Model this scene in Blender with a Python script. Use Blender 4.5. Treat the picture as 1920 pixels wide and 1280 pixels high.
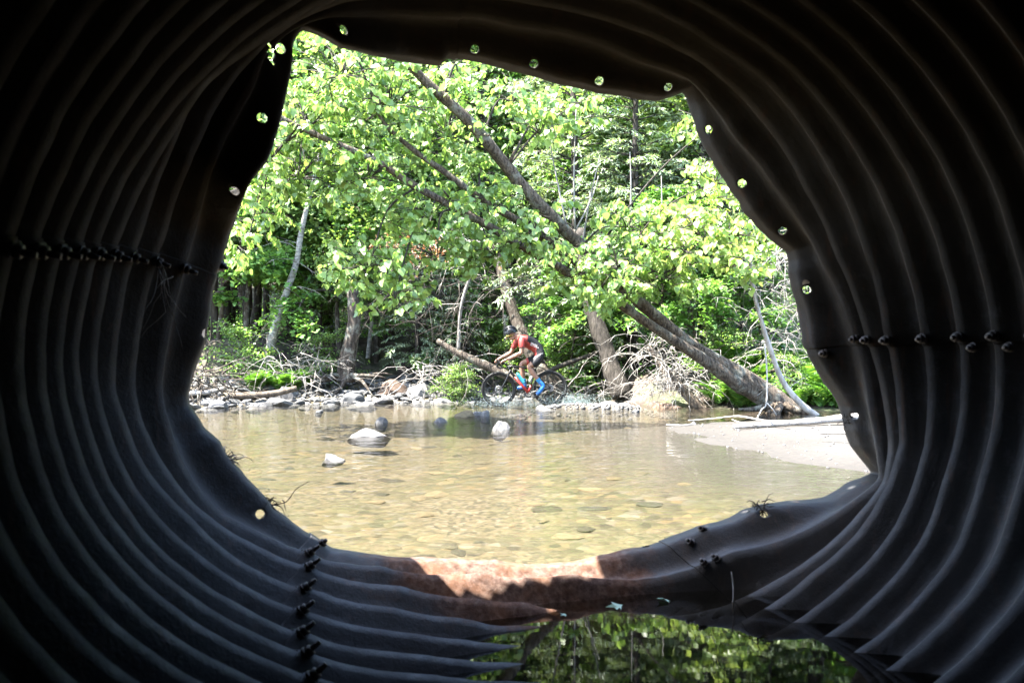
import bpy, bmesh, math, random
import numpy as np
from mathutils import Vector, Matrix

scene = bpy.context.scene
for o in list(bpy.data.objects):
    bpy.data.objects.remove(o)

# ------------------------------------------------------------------ camera
FPX = 1507.0                      # focal length in photo pixels (1920 wide)
CAM_H = 0.97
TILT = math.atan(28.0 / FPX)
cam_data = bpy.data.cameras.new('camera')
cam_data.sensor_width = 36.0
cam_data.lens = FPX / 1920.0 * 36.0
cam_data.clip_start = 0.02
cam_data.clip_end = 2000.0
cam_data.dof.use_dof = True
cam_data.dof.focus_distance = 14.0
cam_data.dof.aperture_fstop = 4.5
camera = bpy.data.objects.new('camera', cam_data)
camera.location = (0, 0, CAM_H)
camera.rotation_euler = (math.pi / 2 + TILT, 0, 0)
scene.collection.objects.link(camera)
scene.camera = camera

# ------------------------------------------------------------------ sky, sun, exposure
SUN_EL = math.radians(63.0)
SUN_AZ = math.radians(-104.0)        # from +Y (ahead of the camera) towards +X
world = bpy.data.worlds.new('World')
scene.world = world
world.use_nodes = True
wn = world.node_tree.nodes
wl = world.node_tree.links
wn.clear()
w_out = wn.new('ShaderNodeOutputWorld')
w_bg = wn.new('ShaderNodeBackground')
w_sky = wn.new('ShaderNodeTexSky')
w_sky.sky_type = 'NISHITA'
w_sky.sun_disc = False
w_sky.sun_elevation = SUN_EL
w_sky.sun_rotation = SUN_AZ
w_sky.air_density = 1.0
w_sky.dust_density = 1.5
w_bg.inputs['Strength'].default_value = 0.15
wl.new(w_sky.outputs[0], w_bg.inputs['Color'])
wl.new(w_bg.outputs[0], w_out.inputs['Surface'])

sun_data = bpy.data.lights.new('sun', 'SUN')
sun_data.energy = 5.0
sun_data.angle = math.radians(0.53)
sun_data.color = (1.0, 0.955, 0.88)
sun = bpy.data.objects.new('sun', sun_data)
sun_dir = Vector((math.cos(SUN_EL) * math.sin(SUN_AZ), math.cos(SUN_EL) * math.cos(SUN_AZ), math.sin(SUN_EL)))
sun.rotation_euler = sun_dir.to_track_quat('Z', 'Y').to_euler()
sun.location = sun_dir * 60
scene.collection.objects.link(sun)

scene.view_settings.view_transform = 'Standard'
scene.view_settings.look = 'None'
scene.view_settings.gamma = 1.0
scene.view_settings.use_curve_mapping = False
scene.view_settings.exposure = 3.6
scene.render.engine = 'CYCLES'
scene.cycles.max_bounces = 12
scene.cycles.diffuse_bounces = 7
scene.cycles.glossy_bounces = 4
scene.cycles.transmission_bounces = 9
scene.cycles.transparent_max_bounces = 12
scene.cycles.caustics_reflective = False
scene.cycles.caustics_refractive = False
scene.cycles.use_denoising = True
scene.cycles.sample_clamp_indirect = 6.0

# ------------------------------------------------------------------ helpers
COL = scene.collection
random.seed(7)
RNG = np.random.default_rng(11)
CA, SA = math.cos(TILT), math.sin(TILT)


def ray(px, py):
    x = (px - 960.0) / FPX
    y = (640.0 - py) / FPX
    return (x, CA - y * SA, SA + y * CA)


def P(px, py, d):
    """world point seen at photo pixel (px, py), d metres ahead of the camera"""
    r = ray(px, py)
    t = d / r[1]
    return Vector((r[0] * t, d, CAM_H + r[2] * t))


def PZ(px, py, z=0.0):
    """world point of the pixel on the level z"""
    r = ray(px, py)
    t = (z - CAM_H) / r[2]
    return Vector((r[0] * t, r[1] * t, z))


def mesh_np(name, V, F, smooth=False, mats=()):
    V = np.ascontiguousarray(V, dtype=np.float32)
    F = np.ascontiguousarray(F, dtype=np.int32)
    me = bpy.data.meshes.new(name)
    me.vertices.add(len(V))
    me.vertices.foreach_set('co', V.ravel())
    k = F.shape[1]
    me.loops.add(F.size)
    me.loops.foreach_set('vertex_index', F.ravel())
    me.polygons.add(len(F))
    me.polygons.foreach_set('loop_start', np.arange(0, F.size, k, dtype=np.int32))
    if smooth:
        me.polygons.foreach_set('use_smooth', np.ones(len(F), dtype=bool))
    me.update(calc_edges=True)
    for m in mats:
        me.materials.append(m)
    return me


class MB:
    """collects quads; build() links them as one mesh object"""
    def __init__(self):
        self.V = []; self.F = []; self.n = 0

    def add(self, V, F):
        V = np.asarray(V, dtype=np.float32)
        self.V.append(V); self.F.append(np.asarray(F, dtype=np.int32) + self.n)
        self.n += len(V)

    def tube(self, pts, radii, sides=6, cap=True):
        V, F = tube_arrays(pts, radii, sides, cap)
        self.add(V, F)

    def box(self, c, s, rot=None):
        c = np.array(c, float); s = np.array(s, float) / 2
        v = np.array([[x, y, z] for z in (-1, 1) for y in (-1, 1) for x in (-1, 1)], float) * s
        if rot is not None:
            v = v @ np.array(rot.to_3x3()).T if hasattr(rot, 'to_3x3') else v @ np.array(rot).T
        f = [[0, 2, 3, 1], [4, 5, 7, 6], [0, 1, 5, 4], [2, 6, 7, 3], [0, 4, 6, 2], [1, 3, 7, 5]]
        self.add(v + c, f)

    def mesh(self, name, mat, smooth=True):
        mats = mat if isinstance(mat, (list, tuple)) else (mat,)
        return mesh_np(name, np.concatenate(self.V), np.concatenate(self.F), smooth, mats)

    def build(self, name, mat, parent=None, smooth=True):
        return link(name, self.mesh(name, mat, smooth), parent)


def tube_arrays(pts, radii, sides=6, cap=True):
    pts = [np.array(p, float) for p in pts]
    radii = list(radii)
    if cap:
        d0 = pts[1] - pts[0]; d1 = pts[-1] - pts[-2]
        d0 /= (np.linalg.norm(d0) + 1e-9); d1 /= (np.linalg.norm(d1) + 1e-9)
        pts = [pts[0] - d0 * 1e-4] + pts + [pts[-1] + d1 * 1e-4]
        radii = [1e-4] + radii + [1e-4]
    n = len(pts)
    Pn = np.array(pts)
    T = np.zeros_like(Pn)
    T[1:-1] = Pn[2:] - Pn[:-2]
    T[0] = Pn[1] - Pn[0]; T[-1] = Pn[-1] - Pn[-2]
    T /= (np.linalg.norm(T, axis=1, keepdims=True) + 1e-12)
    a = np.array([0, 0, 1.0]) if abs(T[0][2]) < .9 else np.array([1.0, 0, 0])
    u = np.cross(T[0], a); u /= np.linalg.norm(u)
    V = []
    ang = np.linspace(0, 2 * math.pi, sides, endpoint=False)
    for i in range(n):
        u = u - T[i] * np.dot(u, T[i])
        nu = np.linalg.norm(u)
        if nu < 1e-6:
            u = np.cross(T[i], [0.3, 0.5, 0.8]); nu = np.linalg.norm(u)
        u = u / nu
        w = np.cross(T[i], u)
        V.append(Pn[i] + radii[i] * (np.cos(ang)[:, None] * u + np.sin(ang)[:, None] * w))
    V = np.concatenate(V)
    F = []
    for i in range(n - 1):
        for j in range(sides):
            k = (j + 1) % sides
            F.append((i * sides + j, i * sides + k, (i + 1) * sides + k, (i + 1) * sides + j))
    return V, np.array(F, dtype=np.int32)


def link(name, me, parent=None):
    o = bpy.data.objects.new(name, me)
    COL.objects.link(o)
    if parent is not None:
        o.parent = parent
    return o


def empty(name, loc=(0, 0, 0), rz=0.0):
    o = bpy.data.objects.new(name, None)
    o.empty_display_size = .1
    o.location = loc
    o.rotation_euler = (0, 0, rz)
    COL.objects.link(o)
    return o


def tag(o, label=None, cat=None, group=None, kind=None):
    if label: o['label'] = label
    if cat: o['category'] = cat
    if group: o['group'] = group
    if kind: o['kind'] = kind
    return o


def copy_tree(o, parent=None):
    c = o.copy()
    COL.objects.link(c)
    c.parent = parent
    for ch in list(o.children):
        copy_tree(ch, c)
    return c


def smoothstep(a, b, x):
    t = np.clip((np.asarray(x, float) - a) / (b - a), 0, 1)
    return t * t * (3 - 2 * t)


def _hash(i, j, s):
    h = np.sin(i * 127.1 + j * 311.7 + s * 74.7) * 43758.5453
    return h - np.floor(h)


def vnoise(x, y, s=0):
    x = np.asarray(x, float); y = np.asarray(y, float)
    i = np.floor(x); j = np.floor(y); fx = x - i; fy = y - j
    fx = fx * fx * (3 - 2 * fx); fy = fy * fy * (3 - 2 * fy)
    a = _hash(i, j, s); b = _hash(i + 1, j, s); c = _hash(i, j + 1, s); d = _hash(i + 1, j + 1, s)
    return (a + (b - a) * fx) * (1 - fy) + (c + (d - c) * fx) * fy


def fbm(x, y, s=0, o=4):
    t = 0; a = .5; f = 1.0
    for k in range(o):
        t = t + a * (vnoise(x * f, y * f, s + k) - .5); a *= .5; f *= 2.03
    return t


def catmull(pts, n=6):
    pts = [np.array(p, float) for p in pts]
    q = [2 * pts[0] - pts[1]] + pts + [2 * pts[-1] - pts[-2]]
    out = []
    for i in range(1, len(q) - 2):
        p0, p1, p2, p3 = q[i - 1:i + 3]
        for k in range(n):
            t = k / n
            out.append(.5 * ((2 * p1) + (-p0 + p2) * t + (2 * p0 - 5 * p1 + 4 * p2 - p3) * t * t + (-p0 + 3 * p1 - 3 * p2 + p3) * t ** 3))
    out.append(pts[-1])
    return out


# ------------------------------------------------------------------ materials
def new_mat(name):
    m = bpy.data.materials.new(name)
    m.use_nodes = True
    nt = m.node_tree
    nt.nodes.clear()
    out = nt.nodes.new('ShaderNodeOutputMaterial')
    return m, nt, out


def nd(nt, t, **kw):
    n = nt.nodes.new(t)
    for k, v in kw.items():
        if k.startswith('i_'):
            n.inputs[k[2:].replace('_', ' ')].default_value = v
        else:
            setattr(n, k, v)
    return n


def ramp(nt, fac, stops, interp='LINEAR'):
    r = nt.nodes.new('ShaderNodeValToRGB')
    r.color_ramp.interpolation = interp
    el = r.color_ramp.elements
    while len(el) > 1:
        el.remove(el[-1])
    for i, (p, c) in enumerate(stops):
        e = el[0] if i == 0 else el.new(p)
        e.position = p
        e.color = (c[0], c[1], c[2], 1) if len(c) == 3 else c
    if fac is not None:
        nt.links.new(fac, r.inputs['Fac'])
    return r


def noise_tex(nt, scale, detail=4, rough=.55, vec=None, dist=0.0):
    n = nd(nt, 'ShaderNodeTexNoise', i_Scale=scale, i_Detail=detail, i_Roughness=rough, i_Distortion=dist)
    if vec is not None:
        nt.links.new(vec, n.inputs['Vector'])
    return n


def mixc(nt, fac, a, b, mode='MIX'):
    m = nt.nodes.new('ShaderNodeMix')
    m.data_type = 'RGBA'
    m.blend_type = mode
    for sock, v in ((0, fac), (6, a), (7, b)):
        if isinstance(v, (int, float)):
            m.inputs[sock].default_value = v
        elif isinstance(v, tuple):
            m.inputs[sock].default_value = (v[0], v[1], v[2], 1)
        else:
            nt.links.new(v, m.inputs[sock])
    return m.outputs[2]


def mth(nt, op, a, b=None, clamp=False):
    m = nt.nodes.new('ShaderNodeMath')
    m.operation = op
    m.use_clamp = clamp
    for i, v in enumerate((a, b)):
        if v is None: continue
        if isinstance(v, (int, float)):
            m.inputs[i].default_value = v
        else:
            nt.links.new(v, m.inputs[i])
    return m.outputs[0]


def pos_node(nt):
    return nt.nodes.new('ShaderNodeNewGeometry').outputs['Position']


def obj_co(nt):
    return nt.nodes.new('ShaderNodeTexCoord').outputs['Object']


def simple_mat(name, col, rough=.6, metal=0.0, var=.25, scale=8.0, bump=0.0, bscale=40.0, spec=.5, dark=None):
    m, nt, out = new_mat(name)
    b = nd(nt, 'ShaderNodeBsdfPrincipled')
    b.inputs['Roughness'].default_value = rough
    b.inputs['Metallic'].default_value = metal
    b.inputs['Specular IOR Level'].default_value = spec
    co = obj_co(nt)
    n = noise_tex(nt, scale, 5, .6, co)
    c2 = dark if dark else tuple(max(0, c * (1 - var * 1.6)) for c in col)
    c1 = tuple(min(1, c * (1 + var * .5)) for c in col)
    r = ramp(nt, n.outputs['Fac'], [(.3, c2), (.62, c1)])
    nt.links.new(r.outputs[0], b.inputs['Base Color'])
    if bump > 0:
        bn = noise_tex(nt, bscale, 4, .6, co)
        bp = nd(nt, 'ShaderNodeBump', i_Strength=bump, i_Distance=.02)
        nt.links.new(bn.outputs['Fac'], bp.inputs['Height'])
        nt.links.new(bp.outputs[0], b.inputs['Normal'])
    nt.links.new(b.outputs[0], out.inputs['Surface'])
    return m


def leaf_mat(name, stops, trans=.45, rough=.42, tint=(1.15, 1.2, .55), spec=.4):
    """thin leaf: diffuse + gloss on top, light passing through"""
    m, nt, out = new_mat(name)
    geo = nt.nodes.new('ShaderNodeNewGeometry')
    r = ramp(nt, geo.outputs['Random Per Island'], stops)
    n = noise_tex(nt, .7, 2, .5, pos_node(nt))
    hs = nd(nt, 'ShaderNodeHueSaturation')
    v = mth(nt, 'MULTIPLY_ADD', n.outputs['Fac'], .7)
    v.node.inputs[2].default_value = .74
    nt.links.new(v, hs.inputs['Value'])
    nt.links.new(r.outputs[0], hs.inputs['Color'])
    b = nd(nt, 'ShaderNodeBsdfPrincipled')
    b.inputs['Roughness'].default_value = rough
    b.inputs['Specular IOR Level'].default_value = spec
    nt.links.new(hs.outputs[0], b.inputs['Base Color'])
    t = nd(nt, 'ShaderNodeBsdfTranslucent')
    tc = mixc(nt, 1.0, hs.outputs[0], tint, 'MULTIPLY')
    nt.links.new(tc, t.inputs['Color'])
    mx = nd(nt, 'ShaderNodeMixShader')
    mx.inputs[0].default_value = trans
    nt.links.new(b.outputs[0], mx.inputs[1])
    nt.links.new(t.outputs[0], mx.inputs[2])
    nt.links.new(mx.outputs[0], out.inputs['Surface'])
    return m


def bark_mat(name, c_dark, c_light, scale=14.0, bump=.6, stretch=.25, moss=0.0):
    m, nt, out = new_mat(name)
    b = nd(nt, 'ShaderNodeBsdfPrincipled', i_Roughness=.9)
    b.inputs['Specular IOR Level'].default_value = .2
    co = obj_co(nt)
    mp = nd(nt, 'ShaderNodeMapping')
    mp.inputs['Scale'].default_value = (1, 1, stretch)
    nt.links.new(co, mp.inputs[0])
    n = noise_tex(nt, scale, 8, .7, mp.outputs[0], .3)
    r = ramp(nt, n.outputs['Fac'], [(.36, c_dark), (.5, tuple((a + c) / 2 for a, c in zip(c_dark, c_light))), (.62, c_light)])
    col = r.outputs[0]
    if moss > 0:
        n2 = noise_tex(nt, 5.0, 5, .65, co)
        f = ramp(nt, n2.outputs['Fac'], [(.52, (0, 0, 0)), (.62, (moss, moss, moss))])
        col = mixc(nt, f.outputs[0], col, (.30, .31, .26))
    nt.links.new(col, b.inputs['Base Color'])
    bp = nd(nt, 'ShaderNodeBump', i_Strength=bump, i_Distance=.03)
    nt.links.new(n.outputs['Fac'], bp.inputs['Height'])
    nt.links.new(bp.outputs[0], b.inputs['Normal'])
    nt.links.new(b.outputs[0], out.inputs['Surface'])
    return m


M = {}
M['bass_leaf'] = leaf_mat('basswood leaf', [(0, (.12, .205, .06)), (.5, (.175, .28, .08)), (.85, (.235, .335, .105)), (1, (.30, .37, .13))], .5, .36, (1.2, 1.2, .7), .6)
M['yellow_leaf'] = leaf_mat('yellow green leaf', [(0, (.17, .26, .07)), (.5, (.22, .31, .09)), (1, (.29, .36, .13))], .5, .36, (1.2, 1.18, .65), .5)
M['wood_leaf'] = leaf_mat('woodland leaf', [(0, (.10, .175, .05)), (.5, (.14, .235, .065)), (.9, (.19, .285, .085)), (1, (.25, .32, .11))], .48)
M['wood_leaf_light'] = leaf_mat('light woodland leaf', [(0, (.125, .21, .065)), (.5, (.18, .275, .085)), (1, (.26, .33, .12))], .45)
M['maple_leaf'] = leaf_mat('maple leaf', [(0, (.09, .19, .05)), (.6, (.13, .255, .065)), (1, (.20, .31, .095))], .48)
M['needle'] = leaf_mat('conifer needle', [(0, (.075, .13, .06)), (.6, (.125, .19, .10)), (1, (.20, .26, .155))], .3, .5)
M['needle_grey'] = leaf_mat('pale conifer needle', [(0, (.11, .155, .09)), (.6, (.19, .25, .155)), (1, (.30, .35, .24))], .25, .5)
M['fern'] = leaf_mat('fern frond', [(0, (.05, .13, .025)), (.6, (.09, .20, .035)), (1, (.16, .26, .05))], .45)
M['dead_leaf'] = leaf_mat('dead leaf', [(0, (.16, .08, .035)), (.6, (.26, .14, .07)), (1, (.36, .22, .12))], .3, .7, (1.1, .9, .7))
M['bark'] = bark_mat('grey brown bark', (.018, .014, .011), (.085, .069, .054), 18, 1.2, .25, .35)
M['bark_dark'] = bark_mat('dark bark', (.016, .0135, .011), (.058, .05, .042), 16, 1.0)
M['bark_hero'] = bark_mat('furrowed bark', (.018, .0135, .0105), (.16, .125, .092), 27, 2.0, .35, .4)
M['bark_birch'] = bark_mat('white birch bark', (.06, .055, .05), (.30, .29, .26), 9, .3, 2.2)
M['dead_wood'] = bark_mat('bleached dead wood', (.10, .09, .08), (.30, .28, .255), 18, .5, .3)
M['drift_wood'] = bark_mat('white drift wood', (.20, .185, .165), (.40, .375, .34), 12, .5, .3)
M['log_wood'] = bark_mat('fallen log wood', (.045, .034, .026), (.14, .112, .085), 14, .6, .3)

# ------------------------------------------------------------------ ground, river bed, water
SHORE_X = np.array([-60, -14, -8, -6, -4.5, -3, -1.3, 0, 1.5, 2.2, 2.8, 4.4, 6, 9, 60.])
SHORE_Y = np.array([9, 13.2, 14.3, 15.2, 16.7, 17.2, 17.5, 18.3, 18.0, 16.9, 15.4, 14.6, 14.2, 13.4, 10.])
BAR_Y = np.array([-60, 4.2, 5.2, 6.0, 6.6, 7.6, 9.3, 10.4, 11.2, 11.9, 12.3, 12.6, 60.])
BAR_X = np.array([9, 6.2, 4.2, 3.2, 2.75, 2.5, 2.3, 2.1, 2.25, 3.0, 5.0, 9., 30.])


def ground_height(x, y):
    x = np.asarray(x, float); y = np.asarray(y, float)
    wob = fbm(x * .55, y * .55, 3, 4)
    # bed
    bed = -.24 + .10 * fbm(x * .8, y * .8, 9, 4) + .05 * smoothstep(8, 14, y)
    bed = bed - .12 * smoothstep(5, 3.2, y)
    # shallow sand sheet towards the sand bar
    xs = np.interp(y, BAR_Y, BAR_X)
    sx = x - xs + wob * .35
    sand = np.where(sx > 0, .042 * sx / (1 + .15 * np.maximum(sx, 0)), .07 * sx)
    sand = sand + .016 * fbm(x * 3, y * 3, 5, 3) + .05 * fbm(x * .9, y * .9, 15, 3)
    z = np.maximum(bed, sand)
    # small gravel spit in front of the rider
    g = .235 * np.exp(-((x - 1.5) / 1.25) ** 4) * np.exp(-((y - 15.05 + .12 * (x - 1.5)) / .28) ** 2)
    g2 = .16 * np.exp(-((x + .8) / 1.1) ** 2) * np.exp(-((y - 13.6) / .6) ** 2)
    z = z + g * (z < .1) + g2
    # banks
    ys = np.interp(x, SHORE_X, SHORE_Y)
    t = y - ys + wob * .9
    left = smoothstep(1.6, -.6, x)
    right = 1 - left
    gentle = np.where(t > 0, .15 * t, .14 * t)
    bank_l = np.where(t > 2.6, .39 + 1.0 * smoothstep(2.6, 4.4, t) + .10 * np.maximum(t - 4.4, 0), gentle)
    bank_r = np.where(t > 0, .75 * smoothstep(0, 2.0, t) * (.55 + .45 * smoothstep(1.5, 5, x)) + .42 * smoothstep(1.8, 5.0, t) + .09 * np.maximum(t - 3, 0), .22 * t)
    bank = left * bank_l + right * bank_r
    bank = bank + np.where(t > 0, np.minimum(t, 1.5) * .22 * fbm(x * 1.7, y * 1.7, 21, 4), 0)
    hill = .22 * np.maximum(y - 30, 0)
    z = np.maximum(z, bank) + np.where(t > 0, hill, 0)
    # side banks far left / right, beside the culvert
    z = np.maximum(z, smoothstep(7.5, 11, -x) * 1.4 - .35)
    z = np.maximum(z, smoothstep(9, 14, x) * 1.2 - .35)
    return z


def gz(x, y):
    return float(ground_height(np.array([x]), np.array([y]))[0])


gx = np.concatenate([-np.geomspace(160, 9.2, 26), np.arange(-9, 9.01, .085), np.geomspace(9.2, 160, 26)])
gy = np.concatenate([np.linspace(-30, 3.0, 16), np.arange(3.1, 21.5, .085), np.geomspace(21.6, 260, 50)])
GX, GY = np.meshgrid(gx, gy)
GZ = ground_height(GX, GY)
nx, ny = len(gx), len(gy)
V = np.stack([GX.ravel(), GY.ravel(), GZ.ravel()], 1)
ii = (np.arange(ny - 1)[:, None] * nx + np.arange(nx - 1)[None, :]).ravel()
F = np.stack([ii, ii + 1, ii + nx + 1, ii + nx], 1)


def ground_material():
    m, nt, out = new_mat('river bed and bank')
    p = pos_node(nt)
    b = nd(nt, 'ShaderNodeBsdfPrincipled', i_Roughness=.85)
    b.inputs['Specular IOR Level'].default_value = .3
    # river pebbles in two sizes
    vo = nd(nt, 'ShaderNodeTexVoronoi', i_Scale=11.0, i_Randomness=1.0)
    nt.links.new(p, vo.inputs['Vector'])
    vs = nd(nt, 'ShaderNodeTexVoronoi', i_Scale=32.0, i_Randomness=1.0)
    nt.links.new(p, vs.inputs['Vector'])
    sep1 = nd(nt, 'ShaderNodeSeparateColor'); nt.links.new(vo.outputs['Color'], sep1.inputs[0])
    sep2 = nd(nt, 'ShaderNodeSeparateColor'); nt.links.new(vs.outputs['Color'], sep2.inputs[0])
    pebble = ramp(nt, sep1.outputs[0], [(0, (.022, .019, .011)), (.3, (.092, .074, .041)), (.55, (.054, .049, .029)), (.75, (.135, .098, .052)), (.92, (.095, .086, .068)), (1, (.16, .137, .105))])
    pebs = ramp(nt, sep2.outputs[1], [(0, (.032, .028, .018)), (.4, (.082, .068, .042)), (.8, (.11, .088, .054)), (1, (.138, .118, .088))])
    nbig = noise_tex(nt, .9, 4, .6, p)
    fpeb = ramp(nt, nbig.outputs['Fac'], [(.42, (0, 0, 0)), (.58, (1, 1, 1))])
    bedc = mixc(nt, fpeb.outputs[0], pebs.outputs[0], pebble.outputs[0])
    nalg = noise_tex(nt, 1.7, 5, .65, p)
    falg = ramp(nt, nalg.outputs['Fac'], [(.45, (0, 0, 0)), (.7, (.75, .75, .75))])
    bedc = mixc(nt, falg.outputs[0], bedc, (.062, .057, .027))
    # sand
    ns = noise_tex(nt, 90, 3, .7, p)
    ns2 = noise_tex(nt, 2.4, 5, .6, p)
    sandc = mixc(nt, ns.outputs['Fac'], (.037, .0325, .0275), (.060, .054, .047))
    sandc = mixc(nt, ramp(nt, ns2.outputs['Fac'], [(.4, (0, 0, 0)), (.75, (.45, .45, .45))]).outputs[0], sandc, (.030, .0255, .021))
    spk = noise_tex(nt, 38, 2, .5, p)
    fsp = ramp(nt, spk.outputs['Fac'], [(.68, (0, 0, 0)), (.72, (.7, .7, .7))])
    sandc = mixc(nt, fsp.outputs[0], sandc, (.07, .06, .05))
    # soil and litter
    nl = noise_tex(nt, 5.0, 8, .7, p)
    soilc = ramp(nt, nl.outputs['Fac'], [(.32, (.018, .013, .010)), (.5, (.045, .034, .026)), (.62, (.085, .066, .052)), (.75, (.13, .104, .084))]).outputs[0]
    mossn = noise_tex(nt, 1.1, 4, .6, p)
    soilc = mixc(nt, ramp(nt, mossn.outputs['Fac'], [(.5, (0, 0, 0)), (.64, (.7, .7, .7))]).outputs[0], soilc, (.05, .07, .025))
    a1 = nd(nt, 'ShaderNodeAttribute', attribute_name='sand')
    a2 = nd(nt, 'ShaderNodeAttribute', attribute_name='soil')
    col = mixc(nt, a1.outputs['Fac'], bedc, sandc)
    col = mixc(nt, a2.outputs['Fac'], col, soilc)
    # wet sheen close to the water level
    sp = nd(nt, 'ShaderNodeSeparateXYZ'); nt.links.new(p, sp.inputs[0])
    wet = nd(nt, 'ShaderNodeMapRange'); wet.inputs[1].default_value = .06; wet.inputs[2].default_value = .005
    nt.links.new(sp.outputs[2], wet.inputs[0])
    hs = nd(nt, 'ShaderNodeHueSaturation'); hs.inputs['Value'].default_value = .5; hs.inputs['Saturation'].default_value = 1.15
    nt.links.new(col, hs.inputs['Color'])
    col = mixc(nt, mth(nt, 'MULTIPLY', wet.outputs[0], .8), col, hs.outputs[0])
    nt.links.new(col, b.inputs['Base Color'])
    h = mth(nt, 'ADD', mth(nt, 'MULTIPLY', vo.outputs['Distance'], -.5), mth(nt, 'MULTIPLY', nl.outputs['Fac'], .6))
    bp = nd(nt, 'ShaderNodeBump', i_Strength=.55, i_Distance=.05)
    nt.links.new(h, bp.inputs['Height'])
    nt.links.new(bp.outputs[0], b.inputs['Normal'])
    nt.links.new(b.outputs[0], out.inputs['Surface'])
    return m


M['ground'] = ground_material()
me = mesh_np('ground', V, F, True, (M['ground'],))
xs_ = np.interp(GY, BAR_Y, BAR_X)
ys_ = np.interp(GX, SHORE_X, SHORE_Y)
sandw = smoothstep(-2.3, -.4, GX - xs_ + 1.1 * fbm(GX * .7, GY * .7, 33, 3)) * smoothstep(.35, -.1, GY - ys_)
sandw = np.maximum(sandw, .8 * np.exp(-((GX - 1.5) / 1.5) ** 4) * np.exp(-((GY - 15.05) / .4) ** 2))
soilw = smoothstep(np.where(GX > 1.2, -.7, .2), np.where(GX > 1.2, -.2, .9), GY - ys_ + .5 * fbm(GX, GY, 41, 3)) * np.where(GX < .8, smoothstep(1.6, 2.8, GY - ys_), 1)
for nm, w in (('sand', sandw), ('soil', soilw)):
    at = me.attributes.new(nm, 'FLOAT', 'POINT')
    at.data.foreach_set('value', w.ravel().astype(np.float32))
ground = link('ground', me)
tag(ground, kind='structure')


def water_material():
    m, nt, out = new_mat('clear stream water')
    p = pos_node(nt)
    sp = nd(nt, 'ShaderNodeSeparateXYZ'); nt.links.new(p, sp.inputs[0])
    mp = nd(nt, 'ShaderNodeMapping'); mp.inputs['Scale'].default_value = (1.0, 1.7, 1.0)
    nt.links.new(p, mp.inputs[0])
    n1 = noise_tex(nt, 2.6, 3, .55, mp.outputs[0], .4)
    n2 = noise_tex(nt, 9.0, 3, .5, mp.outputs[0], .2)
    h = mth(nt, 'ADD', n1.outputs['Fac'], mth(nt, 'MULTIPLY', n2.outputs['Fac'], .4))
    out_f = nd(nt, 'ShaderNodeMapRange'); out_f.inputs[1].default_value = 3.1; out_f.inputs[2].default_value = 4.2
    out_f.inputs[3].default_value = .004; out_f.inputs[4].default_value = .22
    nt.links.new(sp.outputs[1], out_f.inputs[0])
    bp = nd(nt, 'ShaderNodeBump', i_Distance=.06)
    nt.links.new(out_f.outputs[0], bp.inputs['Strength'])
    nt.links.new(h, bp.inputs['Height'])
    fr = nd(nt, 'ShaderNodeFresnel', i_IOR=1.33)
    nt.links.new(bp.outputs[0], fr.inputs['Normal'])
    tr = nd(nt, 'ShaderNodeBsdfTransparent')
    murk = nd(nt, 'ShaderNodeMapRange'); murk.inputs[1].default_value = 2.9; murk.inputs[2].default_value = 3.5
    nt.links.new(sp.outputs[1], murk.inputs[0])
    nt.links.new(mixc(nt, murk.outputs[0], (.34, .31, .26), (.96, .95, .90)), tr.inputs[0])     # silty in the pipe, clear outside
    gl = nd(nt, 'ShaderNodeBsdfGlossy'); gl.inputs['Roughness'].default_value = .02
    nt.links.new(bp.outputs[0], gl.inputs['Normal'])
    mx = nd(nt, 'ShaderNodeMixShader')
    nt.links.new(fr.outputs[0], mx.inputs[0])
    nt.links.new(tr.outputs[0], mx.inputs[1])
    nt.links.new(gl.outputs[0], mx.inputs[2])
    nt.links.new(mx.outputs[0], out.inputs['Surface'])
    return m


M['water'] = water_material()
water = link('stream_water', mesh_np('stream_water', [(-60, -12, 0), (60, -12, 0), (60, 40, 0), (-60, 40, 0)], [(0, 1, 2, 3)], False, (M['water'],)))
tag(water, kind='structure')


# ------------------------------------------------------------------ stones
def stone_material(name, c1, c2, c3):
    m, nt, out = new_mat(name)
    b = nd(nt, 'ShaderNodeBsdfPrincipled', i_Roughness=.8)
    b.inputs['Specular IOR Level'].default_value = .3
    co = obj_co(nt)
    oi = nt.nodes.new('ShaderNodeObjectInfo')
    n = noise_tex(nt, 3.5, 7, .68, co)
    n2 = noise_tex(nt, 22, 4, .7, co)
    r = ramp(nt, oi.outputs['Random'], [(0, c1), (.45, c2), (.8, c3), (1, tuple(x * .6 for x in c1))])
    f = ramp(nt, n.outputs['Fac'], [(.35, (.55, .55, .56)), (.65, (1.15, 1.13, 1.1))])
    col = mixc(nt, 1.0, r.outputs[0], f.outputs[0], 'MULTIPLY')
    f2 = ramp(nt, n2.outputs['Fac'], [(.35, (.7, .7, .7)), (.6, (1.08, 1.08, 1.08))])
    col = mixc(nt, 1.0, col, f2.outputs[0], 'MULTIPLY')
    nt.links.new(col, b.inputs['Base Color'])
    bp = nd(nt, 'ShaderNodeBump', i_Strength=.7, i_Distance=.03)
    nt.links.new(mth(nt, 'ADD', n.outputs['Fac'], mth(nt, 'MULTIPLY', n2.outputs['Fac'], .35)), bp.inputs['Height'])
    nt.links.new(bp.outputs[0], b.inputs['Normal'])
    nt.links.new(b.outputs[0], out.inputs['Surface'])
    return m


M['stone'] = stone_material('grey stone', (.11, .107, .105), (.15, .146, .139), (.065, .068, .071))
M['stone_white'] = stone_material('pale stone', (.125, .122, .12), (.142, .139, .136), (.112, .112, .116))
M['stone_wet'] = stone_material('wet ochre stone', (.055, .045, .026), (.13, .10, .055), (.035, .035, .024))
M['stone_brown'] = stone_material('brown earth lump', (.12, .075, .05), (.15, .10, .07), (.10, .07, .05))


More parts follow.
